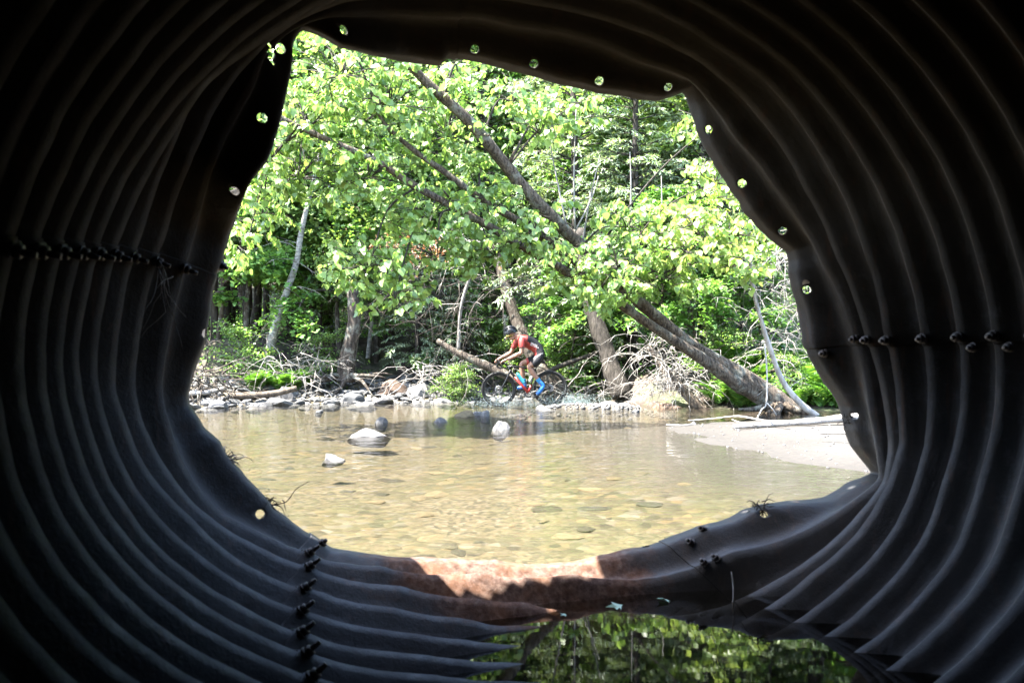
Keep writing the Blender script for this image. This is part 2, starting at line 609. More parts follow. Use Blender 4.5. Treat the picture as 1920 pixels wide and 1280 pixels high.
def stone_mesh(name, seed, sub, mat, angular=.5, smooth=True):
    rs = np.random.default_rng(seed)
    bm = bmesh.new()
    bmesh.ops.create_icosphere(bm, subdivisions=sub, radius=1.0)
    v = np.array([x.co for x in bm.verts])
    # chop with random planes for facets
    for k in range(int(9 * angular) + 3):
        n = rs.normal(size=3); n /= np.linalg.norm(n)
        d = rs.uniform(.52, .86)
        s = v @ n - d
        v = v - np.where(s > 0, s, 0)[:, None] * n * .92
    nz = np.sin(v @ rs.normal(size=(3, 3)) * 2.3 + rs.uniform(0, 6, 3)).sum(1)
    nz2 = np.sin(v @ rs.normal(size=(3, 3)) * 6 + rs.uniform(0, 6, 3)).sum(1)
    v = v * (1 + .05 * nz + .022 * nz2)[:, None]
    for bv, c in zip(bm.verts, v):
        bv.co = c
    me = bpy.data.meshes.new(name)
    bm.to_mesh(me); bm.free()
    if smooth:
        me.polygons.foreach_set('use_smooth', np.ones(len(me.polygons), dtype=bool))
    me.materials.append(mat)
    return me


stone_protos = [stone_mesh('stone', 100 + i, 2, M['stone'], .6, False) for i in range(8)]
wet_protos = [stone_mesh('stone', 140 + i, 2, M['stone_wet'], .4, True) for i in range(5)]

# the stony left bank: each stone its own piece of the bank
stone_bank = empty('stone_bank', (-4, 17, 0)); tag(stone_bank, kind='structure')
rs = np.random.default_rng(5)
cnt = 0
placed = []
tries = 0
while cnt < 290 and tries < 6000:
    tries += 1
    x = rs.uniform(-7.2, .5)
    ys = float(np.interp(x, SHORE_X, SHORE_Y))
    t = rs.uniform(-.8, 2.9)
    y = ys + t
    s = min(.34, .075 + abs(rs.normal(0, .10)))
    if any((x - a) ** 2 + (y - b) ** 2 < (.78 * (s + c)) ** 2 for a, b, c in placed):
        continue
    placed.append((x, y, s))
    z = gz(x, y)
    o = link('stone', stone_protos[cnt % 8], stone_bank)
    o.location = (x + 4, y - 17, z + s * .22)
    o.scale = (s * rs.uniform(.9, 1.45), s * rs.uniform(.8, 1.2), s * rs.uniform(.32, .62))
    o.rotation_euler = (rs.uniform(-.3, .3), rs.uniform(-.3, .3), rs.uniform(0, 6.3))
    cnt += 1
# fine rubble between them
mb = MB()
for k in range(2600):
    x = rs.uniform(-7.4, .8)
    y = float(np.interp(x, SHORE_X, SHORE_Y)) + rs.uniform(-.6, 2.8)
    s = rs.uniform(.02, .06)
    z = gz(x, y)
    R = Matrix.Rotation(rs.uniform(0, 6), 3, 'Z') @ Matrix.Rotation(rs.uniform(0, 6), 3, 'X')
    mb.box((x, y, z + s * .3), (s * rs.uniform(1, 2), s * rs.uniform(1, 1.8), s), R)
for k in range(900):                       # pebbles of the spit and of the sand bar edge
    if k < 620:
        x = rs.uniform(-.2, 3.0); y = 15.05 - .12 * (x - 1.5) + rs.normal(0, .17)
    else:
        y = rs.uniform(6.5, 11.5); x = float(np.interp(y, BAR_Y, BAR_X)) + rs.uniform(-.1, 2.8)
    s = rs.uniform(.008, .03) * (1.5 if k < 620 else .55)
    z = gz(x, y)
    R = Matrix.Rotation(rs.uniform(0, 6), 3, 'Z') @ Matrix.Rotation(rs.uniform(0, 6), 3, 'X')
    mb.box((x, y, z + s * .25), (s * rs.uniform(1, 2), s * rs.uniform(1, 1.8), s), R)
pebbles = mb.build('pebbles', M['stone'], None, False)
tag(pebbles, 'loose pale pebbles and rubble along the stream edge', 'gravel', kind='stuff')

# stones lying under the clear water
bed_stones = empty('stream_bed', (0, 8, 0)); tag(bed_stones, kind='structure')
for k in range(330):
    y = rs.uniform(3.6, 15.0)
    x = rs.uniform(-5.0, 2.0) * (.35 + y / 14)
    if x > float(np.interp(y, BAR_Y, BAR_X)) - 1.1:
        continue
    s = rs.uniform(.035, .125)
    z = gz(x, y)
    hz = min(s * .36, max(.01, (-.03 - z)))
    o = link('stone', wet_protos[k % 5], bed_stones)
    o.location = (x, y - 8, z - hz * .15)
    o.scale = (s * rs.uniform(1, 1.6), s * rs.uniform(.8, 1.2), hz * .7)
    o.rotation_euler = (0, 0, rs.uniform(0, 6.3))


def rock(name, px, py, w, h, label, mat, seed, zrot=0, d=None, cat='rock', group=None, deep=.9):
    """a single rock: px/py the middle of its waterline in photo pixels, w/h its visible size in pixels"""
    base = PZ(px, py, 0.0) if d is None else P(px, py, d)
    m_px = base.y / FPX
    me = stone_mesh(name, seed, 4, mat, .8, False)
    o = link(name, me)
    sx = w * m_px / 2 / .86
    sz = h * m_px / .86
    o.scale = (sx, sx * .75, sz)
    o.location = (base.x, base.y + sx * .5, base.z - sz * .22)
    o.rotation_euler = (0, 0, zrot)
    tag(o, label, cat, group)
    return o


rock('boulder', 690, 818, 74, 17, 'large pale angular boulder standing alone in the shallow stream', M['stone_white'], 31)
rock('stone_block', 619, 863, 44, 12, 'low white flat stone awash nearest the culvert in the water', M['stone_white'], 52)
rock('boulder', 940, 806, 34, 18, 'white rounded rock in the water below the cyclist', M['stone_white'], 33)
rock('boulder', 715, 793, 22, 12, 'small grey rock just behind the large pale boulder', M['stone'], 34)
rock('boulder', 823, 791, 26, 12, 'small white rock in the stream left of the olive cobble', M['stone_white'], 35)
rock('boulder', 868, 781, 44, 12, 'olive brown rounded cobble in the stream beside two white rocks', M['stone_wet'], 36)
rock('boulder', 897, 779, 26, 9, 'pale rock touching the right end of the olive cobble', M['stone_white'], 37)
rock('boulder', 911, 780, 20, 12, 'pinkish white rock just right of the olive cobble pair', M['stone_white'], 38)
rock('boulder', 597, 773, 18, 6, 'tiny dark grey rock in the water off the stone bank', M['stone'], 39)
rock('boulder', 1020, 768, 30, 8, 'white rock at the foot of the rear bicycle wheel', M['stone_white'], 40)
rock('boulder', 1194, 772, 16, 6, 'white stone at the tip of the gravel spit', M['stone_white'], 41)
rock('boulder', 1140, 762, 40, 13, 'grey white rock on the gravel spit behind the splash', M['stone_white'], 42)
rock('boulder', 1170, 765, 34, 10, 'flat pale rock on the gravel spit near the mud bank', M['stone_white'], 43)
rock('boulder', 1300, 796, 16, 7, 'small white stone beside the twig at the sand bar tip', M['stone_white'], 44)
rock('earth_lump', 735, 738, 52, 30, 'rust brown earthy lump sitting on the stone bank', M['stone_brown'], 45, d=17.8)
rock('boulder', 790, 745, 66, 24, 'big sunlit white boulder on the stone bank right of the brown lump', M['stone_white'], 46, d=17.6)
rock('boulder', 662, 752, 54, 20, 'square grey shaded block at the front of the stone bank', M['stone'], 47, d=16.9)
rock('boulder', 535, 741, 26, 18, 'grey upright stone at the end of the mossy log', M['stone'], 48, d=16.6)
rock('boulder', 410, 762, 36, 14, 'white broken rock at the left water edge of the bank', M['stone_white'], 49, d=15.2)
rock('boulder', 1256, 764, 60, 9, 'flat brown ledge stone at the water under the dead branches', M['stone_brown'], 50, d=15.2)

# ------------------------------------------------------------------ corrugated culvert
SK = .24                      # the pipe runs obliquely: ring planes are Y = e + SK * X
ZC = .85


def ring_xc(e):
    return .21 - SK * (e - 2.55)


def unproject_ring(px, py, e):
    r = ray(px, py)
    t = e / (r[1] - SK * r[0])
    return r[0] * t, CAM_H + r[2] * t


def top_push(py):
    return float(smoothstep(420, 110, py))


NT = 1440
TH = np.linspace(-math.pi, math.pi, NT, endpoint=False)


def gsmooth(a, sig):
    if sig <= 0: return a
    n = int(sig * 4) + 1
    k = np.exp(-.5 * (np.arange(-n, n + 1) / sig) ** 2); k /= k.sum()
    return np.convolve(np.concatenate([a[-n:], a, a[:n]]), k, 'valid')


def gap_push(px, py):
    """the rim is crumpled back round its upper left corner"""
    a = math.degrees(math.atan2(640 - py, px - 960))
    return float(smoothstep(160, 150, a) * smoothstep(110, 120, a))


def trace(pts, e0, push, sig=6.0, extra=(), gap=0.0):
    """pixel outline -> radius and plane offset around the ring centre"""
    th, rr, ee = [], [], []
    for px, py in pts:
        e = e0 + push * top_push(py) + gap * gap_push(px, py)
        X, Z = unproject_ring(px, py, e)
        a, b = X - ring_xc(e), Z - ZC
        th.append(math.atan2(b, a)); rr.append(math.hypot(a, b)); ee.append(e)
    for X, Z in extra:
        a, b = X - ring_xc(e0), Z - ZC
        th.append(math.atan2(b, a)); rr.append(math.hypot(a, b)); ee.append(e0)
    th = np.array(th); o = np.argsort(th); th = th[o]; rr = np.array(rr)[o]; ee = np.array(ee)[o]
    r = np.interp(TH, th, rr, period=2 * math.pi)
    e = np.interp(TH, th, ee, period=2 * math.pi)
    return gsmooth(r, sig), gsmooth(e, max(sig, 4))


LIP = [(565, 50), (600, 62), (640, 82), (700, 100), (760, 112), (825, 118), (836, 104), (880, 110), (960, 130), (1040, 152), (1120, 172), (1200, 184),
       (1235, 187), (1262, 178), (1283, 170), (1293, 185), (1303, 215), (1310, 240), (1325, 275), (1345, 310), (1370, 350), (1400, 395), (1430, 430),
       (1460, 455), (1480, 470), (1485, 490), (1484, 510), (1490, 540), (1502, 575), (1508, 600), (1512, 640), (1520, 665), (1540, 700), (1565, 735),
       (1580, 760), (1587, 785), (1588, 805), (1600, 835), (1620, 860), (1645, 888), (1600, 905), (1550, 935), (1480, 942), (1430, 948), (1400, 958),
       (1370, 975), (1310, 990), (1282, 1003), (1230, 1020), (1180, 1030), (1120, 1045), (1085, 1052), (1040, 1058), (985, 1060), (930, 1053),
       (860, 1050), (800, 1047), (730, 1046), (700, 1042), (650, 1034), (618, 1030), (590, 1010), (560, 990), (535, 970), (512, 955), (500, 940),
       (480, 918), (460, 898), (445, 880), (430, 865), (420, 850), (410, 828), (395, 815), (380, 803), (370, 785), (352, 760), (350, 740), (358, 705),
       (372, 665), (380, 640), (385, 600), (390, 580), (395, 540), (402, 520), (412, 500), (420, 470), (430, 435), (445, 395), (455, 365), (465, 345),
       (480, 325), (497, 300), (508, 278), (520, 240), (527, 205), (535, 170), (543, 135), (547, 110), (545, 90), (550, 70)]
R0 = [(494, 101), (474, 161), (433, 235), (400, 302), (366, 430), (348, 488), (309, 646), (299, 720), (308, 780), (332, 850), (358, 901), (407, 961),
      (496, 1007), (577, 1039), (609, 1054), (710, 1065), (897, 1076), (1077, 1076), (1272, 1076), (1330, 1056), (1375, 1036), (1513, 996), (1600, 942),
      (1652, 900), (1645, 830), (1631, 760), (1609, 646), (1540, 480), (1459, 350), (1387, 262), (1331, 187), (1297, 146), (1200, 112), (1140, 84),
      (970, 46), (884, 28), (800, 26), (700, 24), (600, 30), (540, 55)]
L2 = [(447, 134), (403, 202), (356, 302), (312, 430), (290, 488), (255, 646), (250, 730), (263, 790), (292, 850), (319, 894), (354, 940), (425, 996),
      (500, 1036), (577, 1064), (597, 1074), (747, 1102), (890, 1125), (984, 1132), (1405, 1118), (1484, 1073), (1566, 1012), (1659, 904), (1668, 830),
      (1659, 760), (1628, 641), (1570, 480), (1507, 345), (1462, 262), (1387, 176), (1312, 112), (1200, 60), (1100, 30), (1000, 8), (900, -5), (760, -8),
      (640, 0), (560, 34), (500, 78)]
L3 = [(369, 168), (322, 270), (269, 430), (243, 488), (216, 646), (212, 730), (255, 850), (283, 897), (354, 972), (453, 1057), (567, 1106), (601, 1114),
      (740, 1144), (860, 1162), (1006, 1176), (1450, 1135), (1530, 1070), (1606, 1004), (1667, 906), (1690, 830), (1683, 760), (1663, 633), (1628, 480),
      (1582, 360), (1537, 277), (1481, 199), (1440, 154), (1350, 90), (1200, 8), (1100, -32), (960, -62), (800, -62), (700, -42), (618, 0), (520, 58)]
L5 = [(170, 830), (212, 926), (319, 1050), (460, 1142), (560, 1188), (785, 1230), (935, 1245), (1006, 1247), (1562, 1187), (1728, 1020), (1769, 902),
      (1801, 784), (1806, 690), (142, 646), (150, 740)]

circ = [(.21 + 1.44 * math.cos(a), .88 + 1.44 * math.sin(a)) for a in np.linspace(.02, math.pi - .06, 40)]
r_gen, _ = trace(L5, 2.55, 0, 10, circ + [(.35, -.06), (.75, -.10)])
rings = []                               # (e array, radius array) far -> near
rings.append((np.full(NT, 3.20), None))
r, e = trace(R0, 3.20, .04, 3, (), -.21); rings[0] = (e, r)
r, e = trace(L2, 3.05, .03, 3, [(.35, -.03), (.75, -.06)], -.12); rings.append((e, r))
r3, e = trace(L3, 2.88, .0, 3, [(.35, -.05), (.75, -.09)], -.05); rings.append((e, r3))
rings.append((np.full(NT, 2.71), gsmooth(.38 * r3 + .62 * r_gen, 4)))
for j in range(0, 66):
    rings.append((np.full(NT, 2.55 - .16 * j), r_gen))
r_lip, e_lip = trace(LIP, 3.40, .06, 1.0, (), -.33)


def ring_points(e, r, th):
    """world points for plane offsets e, radii r at angles th"""
    xc = .21 - SK * (np.asarray(e) - 2.55)
    X = xc + r * np.cos(th)
    return np.stack([X, e + SK * X, ZC + r * np.sin(th)], -1)


AMP = .066
# hidden visor added past the rim crest, sized to shade all but the sun patch
_L = ring_points(e_lip, r_lip, TH)
_k = sun_dir.y / sun_dir.z
_sx = _L[:, 0] - sun_dir.x / sun_dir.z * (_L[:, 2] - .1)
_need = np.clip(3.56 + _k * (_L[:, 2] - .1) - _L[:, 1], 0, .45)
_win = smoothstep(-.34, -.24, _sx) * smoothstep(.47, .36, _sx)
VISOR_EXT = gsmooth(np.where(_L[:, 2] > 1.0, _need * (1 - _win) + _win * np.clip(3.05 + _k * (_L[:, 2] - .1) - _L[:, 1], 0, .45), 0), 3)


def seam_angle(px, py, e):
    X, Z = unproject_ring(px, py, e)
    return math.atan2(Z - ZC, X - ring_xc(e))


S_LEFT = seam_angle(290, 489, 3.05)
S_RIGHT = seam_angle(1725, 635, 2.71)
S_TOP = seam_angle(836, 60, 3.42)
S_BL = seam_angle(580, 1062, 3.05)
S_BR = seam_angle(1283, 1040, 3.3)


def seam_shift(th, e):
    """the left and lower left seams wind slowly round the pipe towards the viewer"""
    k = .078 * np.clip(3.05 - np.asarray(e), -.3, 1.6)
    d1 = (np.asarray(th) - S_LEFT + math.pi) % (2 * math.pi) - math.pi
    d2 = (np.asarray(th) - S_BL + math.pi) % (2 * math.pi) - math.pi
    d3 = (np.asarray(th) - S_BR + math.pi) % (2 * math.pi) - math.pi
    return k * (np.exp(-(d1 / .42) ** 2) + np.exp(-(d2 / .32) ** 2)) - 4.2 * np.clip(k, 0, .045) * np.exp(-(d3 / .35) ** 2)


def culvert_material():
    m, nt, out = new_mat('old galvanised steel')
    p = pos_node(nt)
    sp = nd(nt, 'ShaderNodeSeparateXYZ'); nt.links.new(p, sp.inputs[0])
    b = nd(nt, 'ShaderNodeBsdfPrincipled')
    n = noise_tex(nt, 3.2, 8, .68, p)
    n2 = noise_tex(nt, 34, 6, .7, p)
    n3 = noise_tex(nt, 7.0, 6, .65, p)
    n4 = noise_tex(nt, 120, 3, .6, p)
    n5 = noise_tex(nt, 14, 5, .75, p)
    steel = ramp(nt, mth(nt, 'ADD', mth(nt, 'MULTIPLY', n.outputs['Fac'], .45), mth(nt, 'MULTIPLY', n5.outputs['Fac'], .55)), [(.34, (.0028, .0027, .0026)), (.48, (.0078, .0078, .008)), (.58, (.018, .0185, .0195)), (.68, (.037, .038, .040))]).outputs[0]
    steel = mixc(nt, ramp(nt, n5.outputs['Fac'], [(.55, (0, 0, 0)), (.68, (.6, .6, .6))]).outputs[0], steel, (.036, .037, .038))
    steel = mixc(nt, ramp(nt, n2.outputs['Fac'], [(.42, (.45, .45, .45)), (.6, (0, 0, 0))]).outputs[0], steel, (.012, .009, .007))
    # warm light tinted into the upper walls, streaks running down, silt line above the water
    up = nd(nt, 'ShaderNodeMapRange'); up.inputs[1].default_value = .7; up.inputs[2].default_value = 1.6
    nt.links.new(sp.outputs[2], up.inputs[0])
    steel = mixc(nt, mth(nt, 'MULTIPLY', up.outputs[0], .75), steel, mixc(nt, n.outputs['Fac'], (.013, .010, .007), (.048, .039, .028)))
    stv = nd(nt, 'ShaderNodeMapping'); stv.inputs['Scale'].default_value = (9, 9, .7)
    nt.links.new(p, stv.inputs[0])
    ns_ = noise_tex(nt, 2.2, 5, .7, stv.outputs[0])
    steel = mixc(nt, ramp(nt, ns_.outputs['Fac'], [(.56, (0, 0, 0)), (.70, (.7, .7, .7))]).outputs[0], steel, (.040, .021, .012))
    sil = nd(nt, 'ShaderNodeMapRange'); sil.inputs[1].default_value = .30; sil.inputs[2].default_value = .10
    nt.links.new(mth(nt, 'ADD', sp.outputs[2], mth(nt, 'MULTIPLY', mth(nt, 'SUBTRACT', n5.outputs['Fac'], .5), .5)), sil.inputs[0])
    steel = mixc(nt, mth(nt, 'MULTIPLY', sil.outputs[0], .12), steel, (.026, .023, .019))
    # rust: strongest low down where the stream runs, thinning upward
    low = nd(nt, 'ShaderNodeMapRange'); low.inputs[1].default_value = .34; low.inputs[2].default_value = .06
    nt.links.new(sp.outputs[2], low.inputs[0])
    far = nd(nt, 'ShaderNodeMapRange'); far.inputs[1].default_value = 2.75; far.inputs[2].default_value = 3.2
    nt.links.new(sp.outputs[1], far.inputs[0])
    side = nd(nt, 'ShaderNodeMapRange'); side.inputs[1].default_value = .70; side.inputs[2].default_value = .25
    nt.links.new(sp.outputs[0], side.inputs[0])
    sid2 = nd(nt, 'ShaderNodeMapRange'); sid2.inputs[1].default_value = -.75; sid2.inputs[2].default_value = -.2
    nt.links.new(sp.outputs[0], sid2.inputs[0])
    w = mth(nt, 'MULTIPLY', mth(nt, 'MULTIPLY', low.outputs[0], far.outputs[0]), mth(nt, 'MULTIPLY', side.outputs[0], sid2.outputs[0]))
    rn = mth(nt, 'ADD', mth(nt, 'MULTIPLY', w, 1.15), mth(nt, 'SUBTRACT', n3.outputs['Fac'], .62))
    rf = ramp(nt, rn, [(.06, (0, 0, 0)), (.42, (1, 1, 1))])
    rustc = ramp(nt, n2.outputs['Fac'], [(.35, (.036, .020, .015)), (.5, (.075, .048, .038)), (.64, (.12, .085, .070))]).outputs[0]
    orange = ramp(nt, n3.outputs['Fac'], [(.45, (0, 0, 0)), (.66, (.5, .5, .5))]).outputs[0]
    rustc = mixc(nt, orange, rustc, (.12, .052, .022))
    col = mixc(nt, rf.outputs[0], steel, rustc)
    nt.links.new(col, b.inputs['Base Color'])
    met = mth(nt, 'MULTIPLY', mth(nt, 'SUBTRACT', 1.0, rf.outputs[0]), .0)
    nt.links.new(met, b.inputs['Metallic'])
    rg = mth(nt, 'ADD', mth(nt, 'MULTIPLY', rf.outputs[0], .32), mth(nt, 'MULTIPLY_ADD', n.outputs['Fac'], .25))
    nt.links.new(mth(nt, 'ADD', rg, mth(nt, 'MULTIPLY', ramp(nt, n5.outputs['Fac'], [(.35, (0, 0, 0)), (.7, (1, 1, 1))]).outputs[0], .22)), b.inputs['Roughness'])
    wetz = nd(nt, 'ShaderNodeMapRange'); wetz.inputs[1].default_value = 1.0; wetz.inputs[2].default_value = .15; wetz.inputs[3].default_value = .12; wetz.inputs[4].default_value = .58
    nt.links.new(sp.outputs[2], wetz.inputs[0])
    nt.links.new(mth(nt, 'MULTIPLY', wetz.outputs[0], mth(nt, 'SUBTRACT', 1.0, mth(nt, 'MULTIPLY', rf.outputs[0], .7))), b.inputs['Specular IOR Level'])
    bp = nd(nt, 'ShaderNodeBump', i_Strength=.34, i_Distance=.010)
    nt.links.new(mth(nt, 'ADD', mth(nt, 'ADD', n2.outputs['Fac'], mth(nt, 'MULTIPLY', n3.outputs['Fac'], .6)), mth(nt, 'MULTIPLY', n4.outputs['Fac'], .35)), bp.inputs['Height'])
    nt.links.new(bp.outputs[0], b.inputs['Normal'])
    nt.links.new(b.outputs[0], out.inputs['Surface'])
    return m


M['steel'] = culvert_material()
M['bolt'] = simple_mat('dark bolt steel', (.06, .05, .045), .6, .6, .4, 30, .3, 60)

culvert = empty('corrugated_culvert', (0, 1.5, 0))
tag(culvert, 'dark corrugated steel culvert pipe with crumpled bolted rim, seen from inside', 'culvert')
C_OFF = np.array([0, 1.5, 0])

SEG = 9
HOLES = [(641, 59), (890, 93), (1001, 119), (1125, 150), (1253, 163), (1328, 242), (1391, 344), (1466, 434), (1513, 543), (1603, 779), (525, 90),
         (490, 221), (442, 356), (382, 624), (487, 962), (1212, 1026), (1430, 962)]


def project(V):
    d = V - np.array([0, 0, CAM_H])
    fwd = d[:, 1] * CA + d[:, 2] * SA
    up = -d[:, 1] * SA + d[:, 2] * CA
    return 960 + FPX * d[:, 0] / fwd, 640 - FPX * up / fwd


def dents(th, e):
    """shallow dents of battered sheet"""
    return .011 * fbm(np.asarray(th) * 5.5 + 40, np.asarray(e) * 3.2 + 7, 81, 3) + .008 * fbm(np.asarray(th) * 16 + 40, np.asarray(e) * 9 + 7, 85, 2)


def shingle(u):
    """each plate tucks under the next: inward lift at its first edge"""
    return -.006 * (1 - u)


def build_plate(name, th0, th1, index):
    """one curved plate from angle th0 to th1 (counter-clockwise); its first edge laps over the plate before it"""
    if th1 < th0: th1 += 2 * math.pi
    lap = .02
    a0, a1 = th0 - lap, th1 + lap
    verts, faces = [], []
    base = 0

    def sample(arr, th):
        return np.interp(th, TH, arr, period=2 * math.pi)

    # --- rim flange and the first corrugations on one fine grid so that the bolt holes can be cut
    nth = int((a1 - a0) / .0048)
    th = np.linspace(a0, a1, nth)
    u = (th - a0) / (a1 - a0)
    s0 = seam_shift(th, 3.2)
    e0, r0 = sample(rings[0][0], th + s0), sample(rings[0][1], th + s0)
    e1, r1 = sample(e_lip, th + s0), sample(r_lip, th + s0)
    ext = sample(VISOR_EXT, th)
    rows = []
    rag = .008 * np.interp(th * 37, np.arange(-200, 400), np.random.default_rng(3).normal(size=600))
    ts = np.concatenate([np.linspace(0, 1, 25), 1 + np.linspace(.04, .30, 7)])[::-1]
    for t in ts:
        if t <= 1:
            e = e0 + (e1 - e0) * t
            q = min(1, t / .74)
            r = r0 + (r1 - r0) * (3 * q * q - 2 * q ** 3) + .040 * np.sin(math.pi * q) ** 2
        else:
            k = (t - 1) / .30
            e = e1 + (.055 + ext) * k + rag * k
            r = r1 + .034 * k * k + .42 * ext * k
        rows.append(ring_points(e, r + shingle(u) + dents(th + s0, e), th + s0))
    nflange = len(rows)

    def corr(k0, k1, seg, skip, th, u):
        out = []
        for k in range(k0, k1):
            sa = seam_shift(th, float(np.mean(rings[k][0]))); sb = seam_shift(th, float(np.mean(rings[k + 1][0])))
            ea, ra = sample(rings[k][0], th + sa), sample(rings[k][1], th + sa)
            eb, rb = sample(rings[k + 1][0], th + sb), sample(rings[k + 1][1], th + sb)
            for q in range(seg + 1 if k == k1 - 1 else seg):
                if k == k0 and q == 0 and skip: continue
                t = q / seg
                prof = (.5 - .5 * math.cos(2 * math.pi * t)) ** .72
                if k < 5:      # deeper folds where the pipe is crushed at the lower right
                    prof = prof * (1 + .75 * smoothstep(-1.25, -.75, th) * smoothstep(.45, .05, th) * (1 - k / 5))
                e_ = ea + (eb - ea) * t; t_ = th + sa + (sb - sa) * t
                out.append(ring_points(e_, ra + (rb - ra) * t + AMP * prof + shingle(u) + dents(t_, e_), t_))
        return out

    rows += corr(0, 9, SEG, True, th, u)
    rows = np.array(rows)
    nr = len(rows)
    V = rows.reshape(-1, 3)
    idx = (np.arange(nr - 1)[:, None] * nth + np.arange(nth - 1)[None, :]).ravel()
    Fq = np.stack([idx, idx + nth, idx + nth + 1, idx + 1], 1)
    px, py = project(V)
    keep = np.ones(len(Fq), bool)
    tt = np.concatenate([ts, np.full(nr - nflange, -1.0)])
    vt = np.repeat(tt, nth)
    for hx, hy in HOLES:
        d2 = (px - hx) ** 2 + (py - hy) ** 2 + np.where((vt > 1.02) | (vt < 0), 1e6, 0)
        i = int(np.argmin(d2))
        if d2[i] > 60: continue
        c = V[i].copy()
        hr = .0185
        fd = np.linalg.norm(V[Fq].mean(1) - c, axis=1)
        cut = fd < hr
        keep &= ~cut
        bnd = np.intersect1d(np.unique(Fq[cut]), np.unique(Fq[~cut]))
        dv = V[bnd] - c
        V[bnd] = c + dv / (np.linalg.norm(dv, axis=1, keepdims=True) + 1e-9) * hr
    # torn slit in the upper left corner of the rim
    poly = [(504, 80), (507, 92), (512, 90), (515, 104), (510, 123), (506, 116), (498, 97), (502, 94)]
    fx = px[Fq].mean(1); fy = py[Fq].mean(1)
    inside = np.zeros(len(Fq), bool)
    n_ = len(poly)
    for q in range(n_):
        x1, y1 = poly[q]; x2, y2 = poly[(q + 1) % n_]
        cnd = ((y1 > fy) != (y2 > fy)) & (fx < (x2 - x1) * (fy - y1) / (y2 - y1 + 1e-9) + x1)
        inside ^= cnd
    rowi = vt[Fq[:, 0]]
    keep &= ~(inside & (rowi < 1))
    Fq = Fq[keep]
    verts.append(V); faces.append(Fq); base += len(V)
    # --- the rest of the corrugations back past the camera
    nth = max(12, int((a1 - a0) / .016))
    th = np.linspace(a0, a1, nth)
    u = (th - a0) / (a1 - a0)
    rows = np.array(corr(9, 28, 8, False, th, u) + corr(28, len(rings) - 1, 4, True, th, u))
    nr = len(rows)
    V = rows.reshape(-1, 3)
    idx = (np.arange(nr - 1)[:, None] * nth + np.arange(nth - 1)[None, :]).ravel()
    Fq = np.stack([idx, idx + nth, idx + nth + 1, idx + 1], 1)
    verts.append(V); faces.append(Fq + base)
    V = np.concatenate(verts) - C_OFF
    Fq = np.concatenate(faces)
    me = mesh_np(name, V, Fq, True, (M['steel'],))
    bm = bmesh.new(); bm.from_mesh(me)
    loose = [v for v in bm.verts if not v.link_faces]
    bmesh.ops.delete(bm, geom=loose, context='VERTS')
    bmesh.ops.remove_doubles(bm, verts=bm.verts, dist=1e-5)
    bm.to_mesh(me); bm.free()
    o = link(name, me, culvert)
    so = o.modifiers.new('sheet thickness', 'SOLIDIFY')
    so.thickness = .005
    so.offset = 1.0
    return o


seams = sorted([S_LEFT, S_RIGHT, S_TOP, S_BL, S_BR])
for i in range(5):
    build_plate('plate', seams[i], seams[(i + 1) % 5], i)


def bolt_mesh(stud):
    mb = MB()
    mb.tube([(0, 0, -.004), (0, 0, .004)], [.020, .020], 16)          # washer
    mb.tube([(0, 0, .004), (0, 0, .020)], [.0165, .0165], 6)          # nut
    mb.tube([(0, 0, .020), (0, 0, .020 + stud)], [.0085, .0075], 10)  # thread end
    return mb.mesh('bolt', M['bolt'], False)


bolt_a, bolt_b = bolt_mesh(.012), bolt_mesh(.028)


def add_bolt(pos, inward, me, s=1.0):
    o = link('bolt', me, culvert)
    o.location = Vector(pos) - Vector(C_OFF)
    o.rotation_mode = 'QUATERNION'
    o.rotation_quaternion = Vector(inward).to_track_quat('Z', 'Y')
    o.scale = (s, s, s)


def ring_at(k, th):
    th = float(th + seam_shift(th, float(np.mean(rings[k][0]))))
    e = float(np.interp(th, TH, rings[k][0], period=2 * math.pi))
    r = float(np.interp(th, TH, rings[k][1], period=2 * math.pi))
    p = ring_points(e, r, th)
    c = Vector((ring_xc(e), e + SK * ring_xc(e), ZC))
    return Vector(p), (c - Vector(p)).normalized()


for k in range(0, 9):
    p, n = ring_at(k, S_LEFT); add_bolt(p + n * .006, n, bolt_b)
    p2, n2 = ring_at(k, S_LEFT - .012)
    if k > 2:
        p3 = p + Vector((0, -.055, 0)) - n * .03
        add_bolt(p3 + n * .012, n, bolt_a, .8)
for k in range(0, 7):
    p, n = ring_at(k, S_RIGHT); add_bolt(p + n * .006, n, bolt_a)
    if k > 3:
        p, n = ring_at(k, S_RIGHT - .03); add_bolt(p + Vector((-.02, -.07, 0)) - n * .03, n, bolt_a, .9)
for k in range(0, 10):
    p, n = ring_at(k, S_BL); add_bolt(p + n * .006, n, bolt_b)
p, n = ring_at(0, S_BR + .02); add_bolt(p + n * .005, n, bolt_a)
p, n = ring_at(0, S_BR + .065); add_bolt(p + n * .005, n, bolt_a)
for px, py in [(1320, 996), (1545, 663), (412, 496), (600, 1022), (1308, 1048)]:
    # rim bolts: nearest point of the rim surface
    best = None
    for t in (.6, .75, .9):
        e = rings[0][0] + (e_lip - rings[0][0]) * t
        q = min(1, t / .74)
        r = rings[0][1] + (r_lip - rings[0][1]) * (3 * q * q - 2 * q ** 3) + .040 * math.sin(math.pi * q) ** 2
        V = ring_points(e, r, TH)
        x, y = project(V)
        i = int(np.argmin((x - px) ** 2 + (y - py) ** 2))
        dd = (x[i] - px) ** 2 + (y[i] - py) ** 2
        if best is None or dd < best[0]:
            best = (dd, V[i], e[i])
    p = Vector(best[1]); c = Vector((ring_xc(best[2]), best[2] + SK * ring_xc(best[2]) - .25, ZC))
    n = (c - p).normalized()
    add_bolt(p + n * .004, n, bolt_a)

